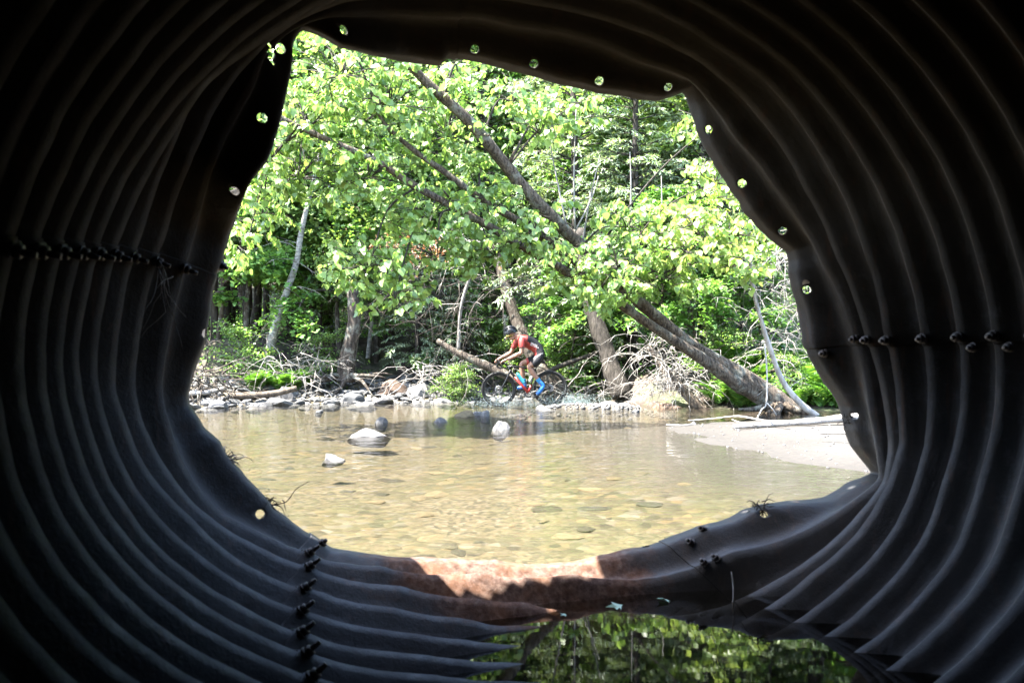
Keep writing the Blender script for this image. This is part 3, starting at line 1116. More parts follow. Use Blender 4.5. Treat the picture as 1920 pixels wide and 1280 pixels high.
# earth fill round the pipe (road embankment); unseen added end cap keeps light out
mb = MB()
thn = np.linspace(0, 2 * math.pi, 49)
prof = [(2.75, 1.60), (2.55, 1.75), (2.3, 2.2), (1.2, 4.0), (.2, 6.5), (-7.6, 6.5), (-7.6, .02)]
rows = np.array([ring_points(np.full(49, e) + (.12 * np.sin(thn * 5) if 1 < i < 4 else 0), np.full(49, r), thn) for i, (e, r) in enumerate(prof)])
idx = (np.arange(len(prof) - 1)[:, None] * 49 + np.arange(48)[None, :]).ravel()
mb.add(rows.reshape(-1, 3), np.stack([idx, idx + 1, idx + 50, idx + 49], 1))
M['earth'] = simple_mat('embankment earth', (.12, .09, .06), .95, 0, .5, 2.0, .6, 12)
emb = mb.build('embankment', M['earth'])
tag(emb, kind='structure')

# ------------------------------------------------------------------ foliage tools
def unit(a):
    return a / (np.linalg.norm(a, axis=-1, keepdims=True) + 1e-9)


DIAMOND = (np.array([[0, 0, 0], [.36, .45, .10], [0, 1, -.06], [-.36, .45, .10]]), np.array([[0, 1, 2, 3]]))
HEART = (np.array([[0, 0, 0], [0, .5, 0], [0, 1.05, -.14], [.34, .02, .06], [.47, .36, .09], [.24, .78, .0], [-.34, .02, .06], [-.47, .36, .09], [-.24, .78, .0]]),
         np.array([[0, 3, 4, 1], [1, 4, 5, 2], [0, 1, 7, 6], [1, 2, 8, 7]]))
STAR = (np.array([[0, 0, 0], [.5, .18, .06], [.18, .48, .02], [.46, .78, .05], [0, 1, -.05], [-.46, .78, .05], [-.18, .48, .02], [-.5, .18, .06]]),
        np.array([[0, 1, 2, 6], [0, 6, 7, 0], [2, 3, 4, 6], [6, 4, 5, 6]])[[0, 2]])
STAR = (np.array([[0, 0, 0], [.52, .15, .08], [.2, .5, .02], [.40, .85, .05], [0, 1.1, -.06], [-.40, .85, .05], [-.2, .5, .02], [-.52, .15, .08]]),
        np.array([[0, 1, 2, 6], [0, 2, 6, 7], [2, 3, 4, 6], [2, 4, 5, 6]]))
BLADE = (np.array([[-.5, 0, 0], [.5, 0, 0], [.32, .6, .02], [-.32, .6, .02], [.06, 1, -.04], [-.06, 1, -.04]]), np.array([[0, 1, 2, 3], [3, 2, 4, 5]]))


def leaves(mb, pos, axis, nrm, size, tmpl, width=1.0):
    T, Q = tmpl
    n = len(pos)
    if n == 0: return
    ax = unit(axis)
    nr = unit(nrm - ax * (nrm * ax).sum(1, keepdims=True))
    sd = np.cross(ax, nr)
    size = np.broadcast_to(np.asarray(size, float), (n,))[:, None, None]
    V = pos[:, None, :] + size * (T[None, :, 0:1] * width * sd[:, None, :] + T[None, :, 1:2] * ax[:, None, :] + T[None, :, 2:3] * nr[:, None, :])
    F = (Q[None] + (np.arange(n) * len(T))[:, None, None]).reshape(-1, 4)
    mb.add(V.reshape(-1, 3), F)


def rand_dir(rs, n):
    return unit(rs.normal(size=(n, 3)))


def bend_path(rs, p0, d0, length, n, wob=.15, droop=0.0, up=0.0):
    p = np.array(p0, float); d = unit(np.array(d0, float))
    pts = [p.copy()]
    for i in range(n):
        d = unit(d + rs.normal(size=3) * wob + np.array([0, 0, up - droop * (i + 1) / n]))
        p = p + d * length / n
        pts.append(p.copy())
    return pts


def grow_broadleaf(seed, H, R, tr, first, n_limb, n_leaf, leaf, tmpl, mat, name, lean=.04, flat=.5, bark='bark', clump=.22):
    """returns (trunk mesh, crown mesh): trunk with limbs and boughs, leaves gathered round the boughs"""
    rs = np.random.default_rng(seed)
    wood = MB()
    ln = rs.normal(size=2) * lean * H
    tp = [np.array([ln[0] * t * t + .10 * math.sin(t * 7 + seed), ln[1] * t * t + .10 * math.cos(t * 6 + seed), H * t - .25 * (t == 0)]) for t in np.linspace(0, 1, 14)]
    wood.tube(tp, [tr * (1.25 if i == 0 else 1) * (1 - .9 * i / 13) + .012 for i in range(14)], 9)
    TP = np.array(tp)
    anchors = []
    ga = rs.uniform(0, 6)
    for i in range(n_limb):
        f = (i + rs.uniform(.1, .9)) / n_limb
        h = first + (1 - first) * f * .97
        p0 = np.array([np.interp(h, np.linspace(0, 1, 14), TP[:, k]) for k in range(3)])
        ga += 2.4 + rs.uniform(-.4, .4)
        prof = math.sin(math.pi * (.25 + .72 * f)) ** .8
        L = R * (.35 + .75 * prof) * rs.uniform(.8, 1.15)
        el = .15 + .75 * f
        d0 = np.array([math.cos(ga), math.sin(ga), el])
        limb = bend_path(rs, p0, d0, L, 6, .13, .28)
        r0 = tr * (.42 - .25 * f) + .012
        wood.tube(limb, [r0 * (1 - .8 * k / 6) + .006 for k in range(7)], 6)
        for b in range(rs.integers(5, 8)):
            k = rs.integers(1, 7)
            p = limb[k] - (limb[k] - limb[k - 1]) * rs.uniform(0, 1)
            dd = unit(limb[k] - limb[k - 1]) + rs.normal(size=3) * .75
            dd[2] = dd[2] * .4 + .05
            bl = L * rs.uniform(.22, .5)
            br = bend_path(rs, p, dd, bl, 4, .2, .22)
            wood.tube(br, [.012 * (1 - .8 * q / 4) + .003 for q in range(5)], 4)
            anchors.append(np.array(br))
    A = np.array(anchors)                                     # (n, 5, 3)
    w = rs.random(len(A)) ** 1.5 + .15
    which = rs.choice(len(A), n_leaf, p=w / w.sum())
    t = rs.uniform(.6, 4, n_leaf)
    i0 = np.minimum(t.astype(int), 3)
    fr = (t - i0)[:, None]
    pos = A[which, i0] * (1 - fr) + A[which, i0 + 1] * fr
    pos = pos + rs.normal(size=(n_leaf, 3)) * np.array([clump, clump, clump * .42])
    ax = rand_dir(rs, n_leaf) * np.array([1, 1, .5]) + np.array([0, 0, -.35])
    nr = rand_dir(rs, n_leaf) * (1 - flat) * 1.3 + np.array([0, 0, 1.0]) * flat * 1.2
    cr = MB()
    leaves(cr, pos, ax, nr, leaf * rs.uniform(.65, 1.25, n_leaf), tmpl)
    return wood.mesh('trunk', M[bark]), cr.mesh('crown', M[mat], False)


def grow_conifer(seed, H, R, tr, first, mat, dens=1.0, bare=.0):
    rs = np.random.default_rng(seed)
    wood = MB(); cr = MB()
    wood.tube([(.05 * math.sin(t * 5), .05 * math.cos(t * 4), H * t - .25 * (t == 0)) for t in np.linspace(0, 1, 12)],
              [tr * (1 - .94 * t) + .008 for t in np.linspace(0, 1, 12)], 8)
    pos, ax, nr, sz = [], [], [], []
    h = first * H
    while h < H * .985:
        f = (h - first * H) / (H - first * H)
        L0 = R * (1 - f) ** .75 + .12
        nb = rs.integers(4, 7)
        a0 = rs.uniform(0, 6)
        for b in range(nb):
            a = a0 + b * 6.283 / nb + rs.uniform(-.3, .3)
            L = L0 * rs.uniform(.65, 1.15)
            pts = np.array(bend_path(rs, (0, 0, h), (math.cos(a), math.sin(a), .22 + .5 * f), L, 6, .07, .26))
            wood.tube(pts, [.016 * (1 - .8 * k / 6) + .003 for k in range(7)], 4)
            nt_ = int((16 * L + 5) * dens)
            for q in range(nt_):
                t = rs.uniform(.12, 1) ** .8 * 6
                k = min(int(t), 5)
                p = pts[k] + (pts[k + 1] - pts[k]) * (t - k)
                fw = unit(pts[k + 1] - pts[k])
                sd = np.cross(fw, [0, 0, 1.0]) * rs.choice([-1, 1])
                d = unit(fw * rs.uniform(.5, 1.1) + sd * rs.uniform(.5, 1.2) + np.array([0, 0, rs.uniform(-.55, .05)]))
                tl = rs.uniform(.12, .34) * (1.2 - .7 * t / 6) * (.6 + .5 * L)
                m_ = max(2, int(tl / .055))
                for s in range(m_):
                    pp = p + d * tl * (s / m_)
                    pos.append(pp); ax.append(d * 1.0 + rs.normal(size=3) * .45); nr.append(np.array([0, 0, 1.0]) + rs.normal(size=3) * .45); sz.append(rs.uniform(.07, .125))
        h += rs.uniform(.16, .30) * (1 + .3 * (1 - f))
    if bare > 0:
        hh = .08 * H
        while hh < first * H:
            a = rs.uniform(0, 6.3)
            pts = bend_path(rs, (0, 0, hh), (math.cos(a), math.sin(a), -.05), R * rs.uniform(.25, .6), 4, .18, .3)
            wood.tube(pts, [.011, .008, .006, .004, .003], 4)
            hh += .10 / bare
    leaves(cr, np.array(pos), np.array(ax), np.array(nr), np.array(sz), BLADE, .34)
    return wood.mesh('trunk', M['bark_dark']), cr.mesh('crown', M[mat], False)


PROTO = {}
PROTO['maple_a'] = grow_broadleaf(201, 11.5, 3.4, .16, .22, 26, 21000, .125, STAR, 'wood_leaf', 'maple_a')
PROTO['maple_b'] = grow_broadleaf(202, 12.5, 3.8, .18, .26, 26, 22000, .13, STAR, 'wood_leaf_light', 'maple_b')
PROTO['birch'] = grow_broadleaf(203, 12.0, 2.6, .11, .34, 26, 15000, .10, DIAMOND, 'wood_leaf_light', 'birch', bark='bark_birch')
PROTO['sapling'] = grow_broadleaf(204, 4.6, 1.7, .045, .22, 18, 5200, .12, STAR, 'maple_leaf', 'sapling', flat=.75, clump=.16)
PROTO['sapling_b'] = grow_broadleaf(205, 6.2, 2.2, .06, .30, 20, 7500, .12, STAR, 'maple_leaf', 'sapling_b', flat=.8, clump=.17)
PROTO['shrub'] = grow_broadleaf(206, 1.5, .9, .02, .05, 16, 2600, .075, DIAMOND, 'wood_leaf', 'shrub', flat=.5, clump=.12)
PROTO['slender'] = grow_broadleaf(207, 8.0, 1.9, .08, .34, 24, 8500, .115, STAR, 'wood_leaf_light', 'slender', flat=.6, clump=.2)
PROTO['slender_b'] = grow_broadleaf(208, 9.5, 2.1, .09, .30, 26, 9500, .11, DIAMOND, 'maple_leaf', 'slender_b', flat=.6, clump=.2)
PROTO['fir'] = grow_conifer(211, 13.0, 2.5, .17, .12, 'needle', .85)
PROTO['fir_pale'] = grow_conifer(212, 10.5, 2.3, .13, .14, 'needle_grey', .9)
PROTO['cedar'] = grow_conifer(213, 8.0, 1.7, .10, .10, 'needle_grey', 1.0)
PROTO['pole_fir'] = grow_conifer(214, 12.0, 1.7, .10, .42, 'needle', .7, .8)


def put_tree(proto, name, x, y, s, rz, label, cat='tree', group=None, tilt=(0, 0), sink=0.0):
    tm, cm = PROTO[proto]
    r = empty(name, (x, y, gz(x, y) - sink), rz)
    r.rotation_euler = (tilt[0], tilt[1], rz)
    r.scale = (s, s, s)
    link('trunk', tm, r); link('crown', cm, r)
    tag(r, label, cat, group)
    return r


def at(px, d):
    return (px - 960.0) / FPX * d


ORD = ['first', 'second', 'third', 'fourth', 'fifth', 'sixth', 'seventh', 'eighth', 'ninth', 'tenth', 'eleventh', 'twelfth', 'thirteenth', 'fourteenth', 'fifteenth', 'sixteenth']
# far row: crowns merge, only a green wall with stems in it
rs = np.random.default_rng(77)
FARL = 'tall leafy tree in the far wall of green woodland'
for k, px in enumerate([250, 420, 560, 700, 850, 1000, 1150, 1300, 1450, 1620, 1750]):
    d = 31 + (k * 37 % 11)
    put_tree(['maple_a', 'maple_b', 'maple_b'][k % 3], 'forest_tree', at(px, d), d, 1.15 + .25 * ((k * 7) % 5) / 5, k * 1.7, FARL, 'tree', 'far woodland trees')
# middle row
mid = [(330, 24, 'maple_a', 'dark leafy maple above the pole trunks, nearest the left rim'), (455, 27, 'maple_b', 'green maple behind the row of dark poles'),
       (575, 23, 'maple_a', 'full maple crown above the leaning birch'), (690, 26, 'maple_b', 'light green maple above the thick stump like trunk'),
       (800, 24, 'maple_a', 'maple behind the fallen log left of the cyclist'), (930, 28, 'maple_b', 'bright maple crown far behind the cyclist'),
       (1290, 27, 'maple_a', 'maple with yellow green leaves behind the pale fir'), (1420, 24, 'maple_b', 'leafy maple behind the bleached dead thicket'),
       (1540, 26, 'maple_a', 'dark maple furthest right along the culvert rim')]
for k, (px, d, pr, lb) in enumerate(mid):
    put_tree(pr, 'maple_tree', at(px, d), d, .95 + .12 * (k % 3), k * 2.1 + .4, lb, 'tree', 'maples on the far bank')
fir = [(1075, 19.2, 'fir_pale', 1.1, 'tall fir right behind the furrowed leaning trunk'), (1190, 18.2, 'fir_pale', .95, 'pale grey green fir in the middle of the gap'),
       (1320, 18.4, 'fir_pale', .9, 'broad fir right of the pale fir'), (1265, 23.0, 'fir', 1.1, 'tall shaded fir between two lighter firs'),
       (1440, 18.5, 'fir_pale', .8, 'ragged pale fir above the dead thicket'), (905, 21.5, 'fir', .95, 'dark fir behind the olive leaning stem'),
       (600, 20.0, 'fir_pale', .62, 'short pale fir behind the birch'), (730, 22.0, 'fir', .8, 'shaded fir over the soil hollow'),
       (1520, 19.0, 'fir', .9, 'dark fir hard against the right rim')]
for k, (px, d, pr, s, lb) in enumerate(fir):
    put_tree(pr, 'fir_tree', at(px, d), d, s, k * 1.3, lb, 'fir', 'firs on the far bank')
sl = [(360, 19.8, 'slender', 'slender light green tree leaning out at the left rim'), (440, 20.6, 'slender_b', 'slender tree with fine leaves above the dark poles'), (535, 21.0, 'slender', 'slender tree with its crown round the leaning birch top'),
      (610, 21.2, 'slender_b', 'slender tree between the birch and the thick trunk'), (735, 21.6, 'slender', 'slender light tree right of the thick trunk'), (840, 21.2, 'slender_b', 'slender tree above the raised log end'),
      (960, 22.4, 'slender', 'slender tree high behind the cyclist'), (1110, 21.8, 'slender_b', 'slender tree behind the pale suckers of the basswood'), (1230, 20.4, 'slender', 'slender tree at the top of the crossing trunks'),
      (1320, 20.8, 'slender_b', 'slender fine leaved tree right of the pale fir'), (1430, 20.0, 'slender', 'slender tree above the dead thicket at the right rim'), (1530, 19.4, 'slender_b', 'slender tree half hidden by the right rim')]
for k, (px, d, pr, lb) in enumerate(sl):
    put_tree(pr, 'slender_tree', at(px, d), d, .9 + .1 * (k % 4), k * 2.3, lb, 'tree', 'slender trees at the wood edge')
ced = [(780, 19.2, .62, 'small cedar with grey sprays left of the fallen log'), (865, 19.0, .55, 'low cedar behind the end of the fallen log'),
       (1130, 18.2, .55, 'small cedar behind the dark standing trunk'), (1390, 17.0, .42, 'little cedar above the mud bank')]
for k, (px, d, s, lb) in enumerate(ced):
    put_tree('cedar', 'cedar_tree', at(px, d), d, s, k * 2.2, lb, 'cedar', 'small cedars')
poles = [(372, 19.6), (388, 21.4), (402, 19.2), (417, 22.6), (431, 20.3), (444, 23.4), (458, 19.8), (471, 21.9), (484, 20.7), (497, 24.0), (541, 22.4), (560, 20.6), (585, 23.2)]
for k, (px, d) in enumerate(poles):
    put_tree('pole_fir', 'pole_tree', at(px, d), d, .82 + .3 * ((k * 5) % 7) / 7, k * 1.9, 'thin dark pole trunk, %s from left in the shaded row' % ORD[k], 'tree', 'shaded pole trunks', (rs.normal() * .03, rs.normal() * .03))
sap = [(470, 19.2, 'sapling_b', 1.0, 'layered bright maple sapling in front of the poles'), (640, 19.4, 'sapling_b', .95, 'wide low maple over the thick trunk on the bank'),
       (575, 20.0, 'sapling', 1.2, 'young maple right of the leaning birch'), (700, 20.6, 'sapling_b', .9, 'leafy sapling above the soil hollow'),
       (905, 20.0, 'sapling', .62, 'yellow green sapling left of the cyclist helmet'), (1075, 18.4, 'sapling', .7, 'small maple sapling right behind the rider'),
       (1245, 17.2, 'sapling', .85, 'sapling with clear leaves above the crossing trunks'), (1300, 16.6, 'sapling', .72, 'sapling between furrowed trunk and dead thicket'),
       (1420, 16.2, 'sapling', .6, 'small sapling beside the bleached curved stem'), (410, 19.0, 'sapling', 1.1, 'maple sapling nearest the left culvert rim'),
       (830, 19.8, 'sapling', .8, 'sapling above the raised end of the fallen log'), (1180, 20.2, 'sapling_b', .9, 'sapling under the pale fir')]
for k, (px, d, pr, s, lb) in enumerate(sap):
    put_tree(pr, 'maple_sapling', at(px, d), d, s, k * 1.1, lb, 'sapling', 'maple saplings')
shr = [(868, 17.4, .42, 'dark leafy shrub at the water left of the front wheel'), (850, 17.6, .5, 'low shrub at the right end of the stone bank'), (1050, 18.6, .8, 'shrub behind the rear wheel'),
       (1095, 18.9, .95, 'bushy shrub left of the standing trunk'), (960, 19.0, .8, 'shrub seen under the cyclist arms'), (610, 18.6, .8, 'pale leafed shrub beside the soil hollow'),
       (1345, 15.9, .7, 'leafy shrub above the mud bank'), (1480, 15.0, .6, 'shrub beside the ferns near the rim'), (455, 18.0, .8, 'shrub among the pole trunks')]
for k, (px, d, s, lb) in enumerate(shr):
    put_tree('shrub', 'shrub', at(px, d), d, s, k * 1.4, lb, 'shrub', 'bank shrubs')

# ------------------------------------------------------------------ the leaning basswood over the stream
def deep(d):
    return 14.3 - (14.3 - d) * .45


def px_path(pts, n=5):
    return catmull([P(*p) for p in pts], n)


def taper(n, a, b):
    return [a + (b - a) * (i / (n - 1)) for i in range(n)]


bass = empty('basswood_tree', P(1478, 772, 14.0))
tag(bass, 'big leaning basswood with furrowed trunks slanting over the stream', 'tree')
B_OFF = np.array(bass.location)


def sub_tube(name, path, r, mat, parent, off, sides=10, knots=0.0, seed=0):
    rs = np.random.default_rng(seed)
    mb = MB()
    rr = [x * (1 + knots * rs.normal()) for x in r]
    mb.tube([np.array(p) - off for p in path], rr, sides)
    return mb.build(name, mat, parent)


T1 = px_path([(1500, 790, deep(14.3)), (1440, 744, deep(14.0)), (1390, 708, deep(13.7)), (1300, 651, deep(13.2)), (1227, 590, deep(12.7)), (1180, 550, deep(12.4)), (1090, 462, deep(11.5)), (1000, 372, deep(10.6)), (940, 300, deep(10.0)), (880, 228, deep(9.4)), (800, 155, deep(8.8)), (745, 95, deep(8.4)), (690, 20, deep(8.0))])
T2 = px_path([(1440, 752, deep(13.9)), (1380, 716, deep(13.5)), (1310, 668, deep(13.0)), (1227, 614, deep(12.4)), (1180, 582, deep(12.1)), (1130, 546, deep(11.6)), (1060, 508, deep(10.9)), (954, 446, deep(10.3)), (879, 403, deep(9.8)), (780, 350, deep(9.2)), (700, 300, deep(8.8)), (600, 256, deep(8.4)), (530, 222, deep(8.1)), (440, 170, deep(7.8))])
T3 = px_path([(1150, 560, deep(11.9)), (1085, 495, deep(11.3)), (1000, 432, deep(10.7)), (900, 372, deep(10.1)), (830, 320, deep(9.7)), (780, 285, deep(9.4)), (720, 230, deep(9.1)), (690, 160, deep(8.9))])
W1 = np.interp(np.linspace(0, 1, len(T1)), np.linspace(0, 1, 13), [54, 48, 40, 28, 23, 23, 24, 24, 24, 22, 18, 14, 11])
W2 = np.interp(np.linspace(0, 1, len(T2)), np.linspace(0, 1, 14), [34, 30, 22, 18, 18, 17, 17, 16, 15, 14, 13, 11, 9, 7])
sub_tube('trunk', T1, [w / 2 / FPX * p[1] for w, p in zip(W1, T1)], M['bark_hero'], bass, B_OFF, 12, .05, 1)
sub_tube('trunk', T2, [w / 2 / FPX * p[1] for w, p in zip(W2, T2)], M['bark_hero'], bass, B_OFF, 12, .06, 2)
sub_tube('bough', T3, taper(len(T3), .085, .02), M['bark_hero'], bass, B_OFF, 9, .06, 3)
for i, pp in enumerate([[(1062, 425, deep(11.2)), (1045, 340, deep(11.2)), (1030, 262, deep(11.2)), (1028, 215, deep(11.2))], [(1078, 430, deep(11.3)), (1076, 330, deep(11.3)), (1080, 205, deep(11.3))],
                        [(1092, 455, deep(11.5)), (1105, 380, deep(11.5)), (1125, 290, deep(11.5))], [(1182, 420, deep(12.3)), (1183, 340, deep(12.3)), (1181, 285, deep(12.3))], [(1240, 460, deep(12.6)), (1241, 380, deep(12.6)), (1240, 330, deep(12.6))],
                        [(1075, 440, deep(11.4)), (1108, 375, deep(11.3)), (1122, 330, deep(11.3))]]):
    pth = px_path(pp, 4)
    sub_tube('shoot', pth, taper(len(pth), .018, .006), M['dead_wood'], bass, B_OFF, 5)

WOODPTS = np.array([np.array(p) for p in (T1[25:] + T2[25:] + T3[8:])])
# (px, py, rx, ry, d, sprays, yellow?)
CLUST = [(640, 140, 130, 80, 8.6, 44, 0), (580, 235, 90, 70, 8.4, 32, 0), (730, 200, 90, 70, 9.0, 28, 0), (560, 330, 90, 60, 8.6, 26, 0), (690, 330, 90, 60, 9.0, 26, 0),
         (840, 250, 70, 60, 9.4, 16, 0), (810, 400, 80, 45, 9.4, 20, 0), (900, 360, 60, 50, 9.8, 14, 0), (690, 505, 70, 45, 8.6, 24, 0), (820, 480, 80, 45, 9.4, 22, 0),
         (930, 480, 70, 40, 9.8, 18, 0), (1010, 440, 60, 50, 10.0, 18, 0), (1080, 510, 60, 45, 9.6, 20, 0), (1160, 505, 60, 55, 9.4, 22, 0), (1175, 425, 60, 35, 10.2, 16, 0),
         (1010, 250, 70, 40, 10.4, 12, 0), (960, 190, 70, 35, 10.0, 12, 0), (860, 150, 70, 25, 9.2, 12, 0), (1065, 205, 60, 30, 10.6, 8, 0), (490, 410, 40, 50, 8.2, 14, 0),
         (1290, 470, 80, 35, 9.4, 20, 1), (1370, 440, 60, 30, 9.2, 16, 1), (1300, 420, 60, 25, 9.8, 12, 1), (1390, 500, 45, 28, 9.0, 12, 1), (1340, 340, 50, 40, 10.5, 12, 1),
         (1400, 380, 40, 40, 10.0, 10, 1), (1250, 520, 60, 35, 10.0, 12, 0), (1130, 560, 40, 25, 9.4, 8, 0), (740, 560, 60, 20, 8.9, 8, 0), (500, 300, 40, 40, 8.2, 12, 0), (460, 470, 25, 40, 8.0, 6, 0), (1320, 245, 40, 25, 10.8, 6, 1)]
rs = np.random.default_rng(404)
crown, crown_y, twigs = MB(), MB(), MB()
for ci, (cx, cy, rx, ry, d, n, yl) in enumerate(CLUST):
    d = deep(d)
    c = np.array(P(cx, cy, d))
    i = int(np.argmin(((WOODPTS - c) ** 2).sum(1)))
    a = WOODPTS[i]
    midp = (a + c) / 2 + np.array([0, 0, .25]) + rs.normal(size=3) * .08
    twigs.tube(np.array(catmull([a, midp, c], 5)) - B_OFF, taper(11, .022, .008), 5)
    for s in range(int(n * 2.4)):
        q = rs.uniform(-1, 1, 3)
        sx = cx + q[0] * rx; sy = cy + q[1] * ry - 12
        p0 = np.array(P(sx, sy, d + .5 + q[2] * .9))
        dirn = unit(np.array([rs.normal(), rs.normal(), -.1]))
        L = rs.uniform(.30, .65)
        tw = np.array(bend_path(rs, p0 - dirn * L * .5, dirn + np.array([0, 0, .25]), L, 5, .16, .32))
        twigs.tube(tw - B_OFF, taper(6, .005, .002), 4)
        if s % 3 == 0:
            twigs.tube(np.array(catmull([c + (p0 - c) * .15, (c + p0) / 2 + np.array([0, 0, .06]), tw[0]], 3)) - B_OFF, taper(7, .009, .005), 4)
        m_ = rs.integers(9, 15)
        t = rs.uniform(.2, 5, m_)
        k = np.minimum(t.astype(int), 4)
        pos = tw[k] + (tw[k + 1] - tw[k]) * (t - k)[:, None]
        side = np.cross(dirn, [0, 0, 1.0])
        sgn = rs.choice([-1, 1], m_)[:, None]
        ax = side * sgn * rs.uniform(.2, 1.0, (m_, 1)) + dirn * .45 + np.array([0, 0, -1.0]) * rs.uniform(.35, 1.3, (m_, 1)) + rs.normal(size=(m_, 3)) * .25
        nr = np.array([0, -.25, .8]) + side * sgn * .6 + rs.normal(size=(m_, 3)) * .45
        pos = pos + unit(ax) * .04
        leaves(crown_y if yl else crown, pos - B_OFF, ax, nr, rs.uniform(.055, .13, m_), HEART)
crown.build('crown', M['bass_leaf'], bass, False)
cy_ = crown_y.build('crown', M['yellow_leaf'], bass, False)
cy_['label'] = 'yellow green sunlit leaves on the outer right boughs'
twigs.build('twigs', M['bark_dark'], bass)


# stubs, knots and root flare of the basswood
rs = np.random.default_rng(17)
for k, (T, lo, hi) in enumerate([(T1, 10, 50), (T1, 10, 50), (T1, 12, 45), (T2, 15, 55), (T2, 15, 55), (T2, 20, 60), (T1, 20, 40), (T2, 30, 50)]):
    i = int(rs.integers(lo, hi))
    a = np.array(T[i]); r_ = 11.0 / FPX * a[1]
    d = rand_dir(rs, 1)[0]; d[1] = -abs(d[1]) * .5; d[2] = abs(d[2])
    pt = bend_path(rs, a, d, r_ * rs.uniform(2.2, 7), 4, .2, .0)
    sub_tube('stub', pt, taper(5, r_ * .35, r_ * .12), M['bark_hero'], bass, B_OFF, 6)
for k in range(6):
    a = -2.9 + k * .52
    pt = bend_path(rs, np.array(P(1462, 760, 14.05)) + np.array([0, 0, .02]), (math.cos(a), math.sin(a) * .5, -.22), .8, 5, .15, .1)
    sub_tube('root', pt, taper(6, .10, .02), M['bark_hero'], bass, B_OFF, 6)

# a second tree: young maple arching over the left bank, finer leaves behind the basswood
arch = empty('arching_maple', P(470, 690, 21.3))
tag(arch, 'young maple arching right over the stone bank with fine fresh leaves', 'tree')
A_OFF = np.array(arch.location)
AT = px_path([(468, 700, 21.3), (474, 600, 20.9), (500, 500, 20.3), (560, 420, 19.7), (650, 370, 19.3), (760, 330, 19.1)])
sub_tube('trunk', AT, taper(len(AT), .07, .015), M['bark'], arch, A_OFF, 7)
AC = [(470, 400, 50, 60, 19.7, 30), (540, 440, 60, 50, 19.5, 34), (610, 420, 60, 50, 19.3, 34), (680, 430, 60, 40, 19.1, 30), (500, 330, 60, 50, 19.5, 28), (590, 340, 70, 45, 19.3, 30), (700, 360, 60, 45, 19.1, 24),
      (450, 490, 40, 40, 20.1, 22), (560, 520, 50, 30, 19.9, 20), (640, 530, 50, 30, 19.7, 18), (760, 440, 50, 40, 19.3, 18), (780, 360, 60, 40, 19.1, 18), (620, 260, 80, 50, 19.3, 26), (740, 270, 60, 50, 19.3, 20), (850, 300, 60, 50, 19.7, 16),
      (900, 430, 50, 30, 19.7, 12), (560, 180, 60, 60, 19.5, 20), (680, 170, 80, 50, 19.7, 22), (800, 200, 60, 40, 19.9, 14)]
rs = np.random.default_rng(812)
acr, atw = MB(), MB()
AP = np.array([np.array(p) for p in AT[8:]])
for (cx, cy, rx, ry, d, n) in AC:
    c = np.array(P(cx, cy, d))
    a = AP[int(np.argmin(((AP - c) ** 2).sum(1)))]
    atw.tube(np.array(catmull([a, (a + c) / 2 + np.array([0, 0, .2]), c], 5)) - A_OFF, taper(11, .016, .005), 5)
    for s in range(int(n * 1.25)):
        q = rs.uniform(-1, 1, 3)
        p0 = np.array(P(cx + q[0] * rx, cy + q[1] * ry, d + q[2] * .8))
        m_ = 22
        pos = p0 + rs.normal(size=(m_, 3)) * np.array([.26, .22, .05])
        ax = rand_dir(rs, m_) * np.array([1, 1, .4]) + np.array([0, 0, -.3])
        nr = np.array([-.1, -.35, 1.0]) + rs.normal(size=(m_, 3)) * .35
        leaves(acr, pos - A_OFF, ax, nr, rs.uniform(.07, .135, m_), STAR)
acr.build('crown', M['wood_leaf_light'], arch, False)
b_ = atw.build('twigs', M['bark_dark'], arch); b_['kind'] = 'stuff'


# ------------------------------------------------------------------ stems and logs on the far bank
def stem(name, pts, r0, r1, mat, label, cat, group=None, sides=9, sink=.25, knots=.05, part='trunk'):
    path = px_path(pts, 5)
    o = empty(name, path[0])
    off = np.array(path[0])
    path = [np.array(path[0]) + (np.array(path[0]) - np.array(path[1])) * .6] + path
    sub_tube(part, path, taper(len(path), r0, r1), mat, o, off, sides, knots, hash(name) % 97)
    tag(o, label, cat, group)
    return o


def stem_twigs(o, pts, n, L, mat, seed, name='branch', r=.009, droop=.2, up=0.0):
    rs = np.random.default_rng(seed)
    path = np.array(px_path(pts, 5)); off = np.array(o.location)
    mb = MB()
    for k in range(n):
        i = rs.integers(len(path) // 5, len(path))
        d = rand_dir(rs, 1)[0] * np.array([1, .8, .5]) + np.array([0, 0, up])
        pt = bend_path(rs, path[i], d, L * rs.uniform(.4, 1), 5, .22, droop)
        mb.tube(np.array(pt) - off, taper(6, r, r * .25), 4)
        for q in range(3):
            j = rs.integers(1, 5)
            sp = bend_path(rs, pt[j], unit(np.array(pt[j]) - np.array(pt[j - 1])) + rs.normal(size=3) * .7, L * .3 * rs.uniform(.4, 1), 3, .2, droop)
            mb.tube(np.array(sp) - off, taper(4, r * .5, r * .2), 4)
    b_ = mb.build(name, mat, o)
    b_['kind'] = 'stuff'
    return b_


pts = [(497, 700, 18.2), (507, 650, 18.2), (520, 598, 18.2), (540, 540, 18.2), (556, 490, 18.2), (566, 430, 18.2), (590, 330, 18.2), (612, 240, 18.2)]
o = stem('birch_tree', pts, .115, .035, M['bark_birch'], 'leaning white birch among the dark poles on the left bank', 'birch')
stem_twigs(o, pts, 12, 1.3, M['dead_wood'], 1)
tm, cm = PROTO['birch']
bc = link('crown', cm, o); bc.location = (1.2, 1.6, -1.4); bc.scale = (.75, .75, .85)

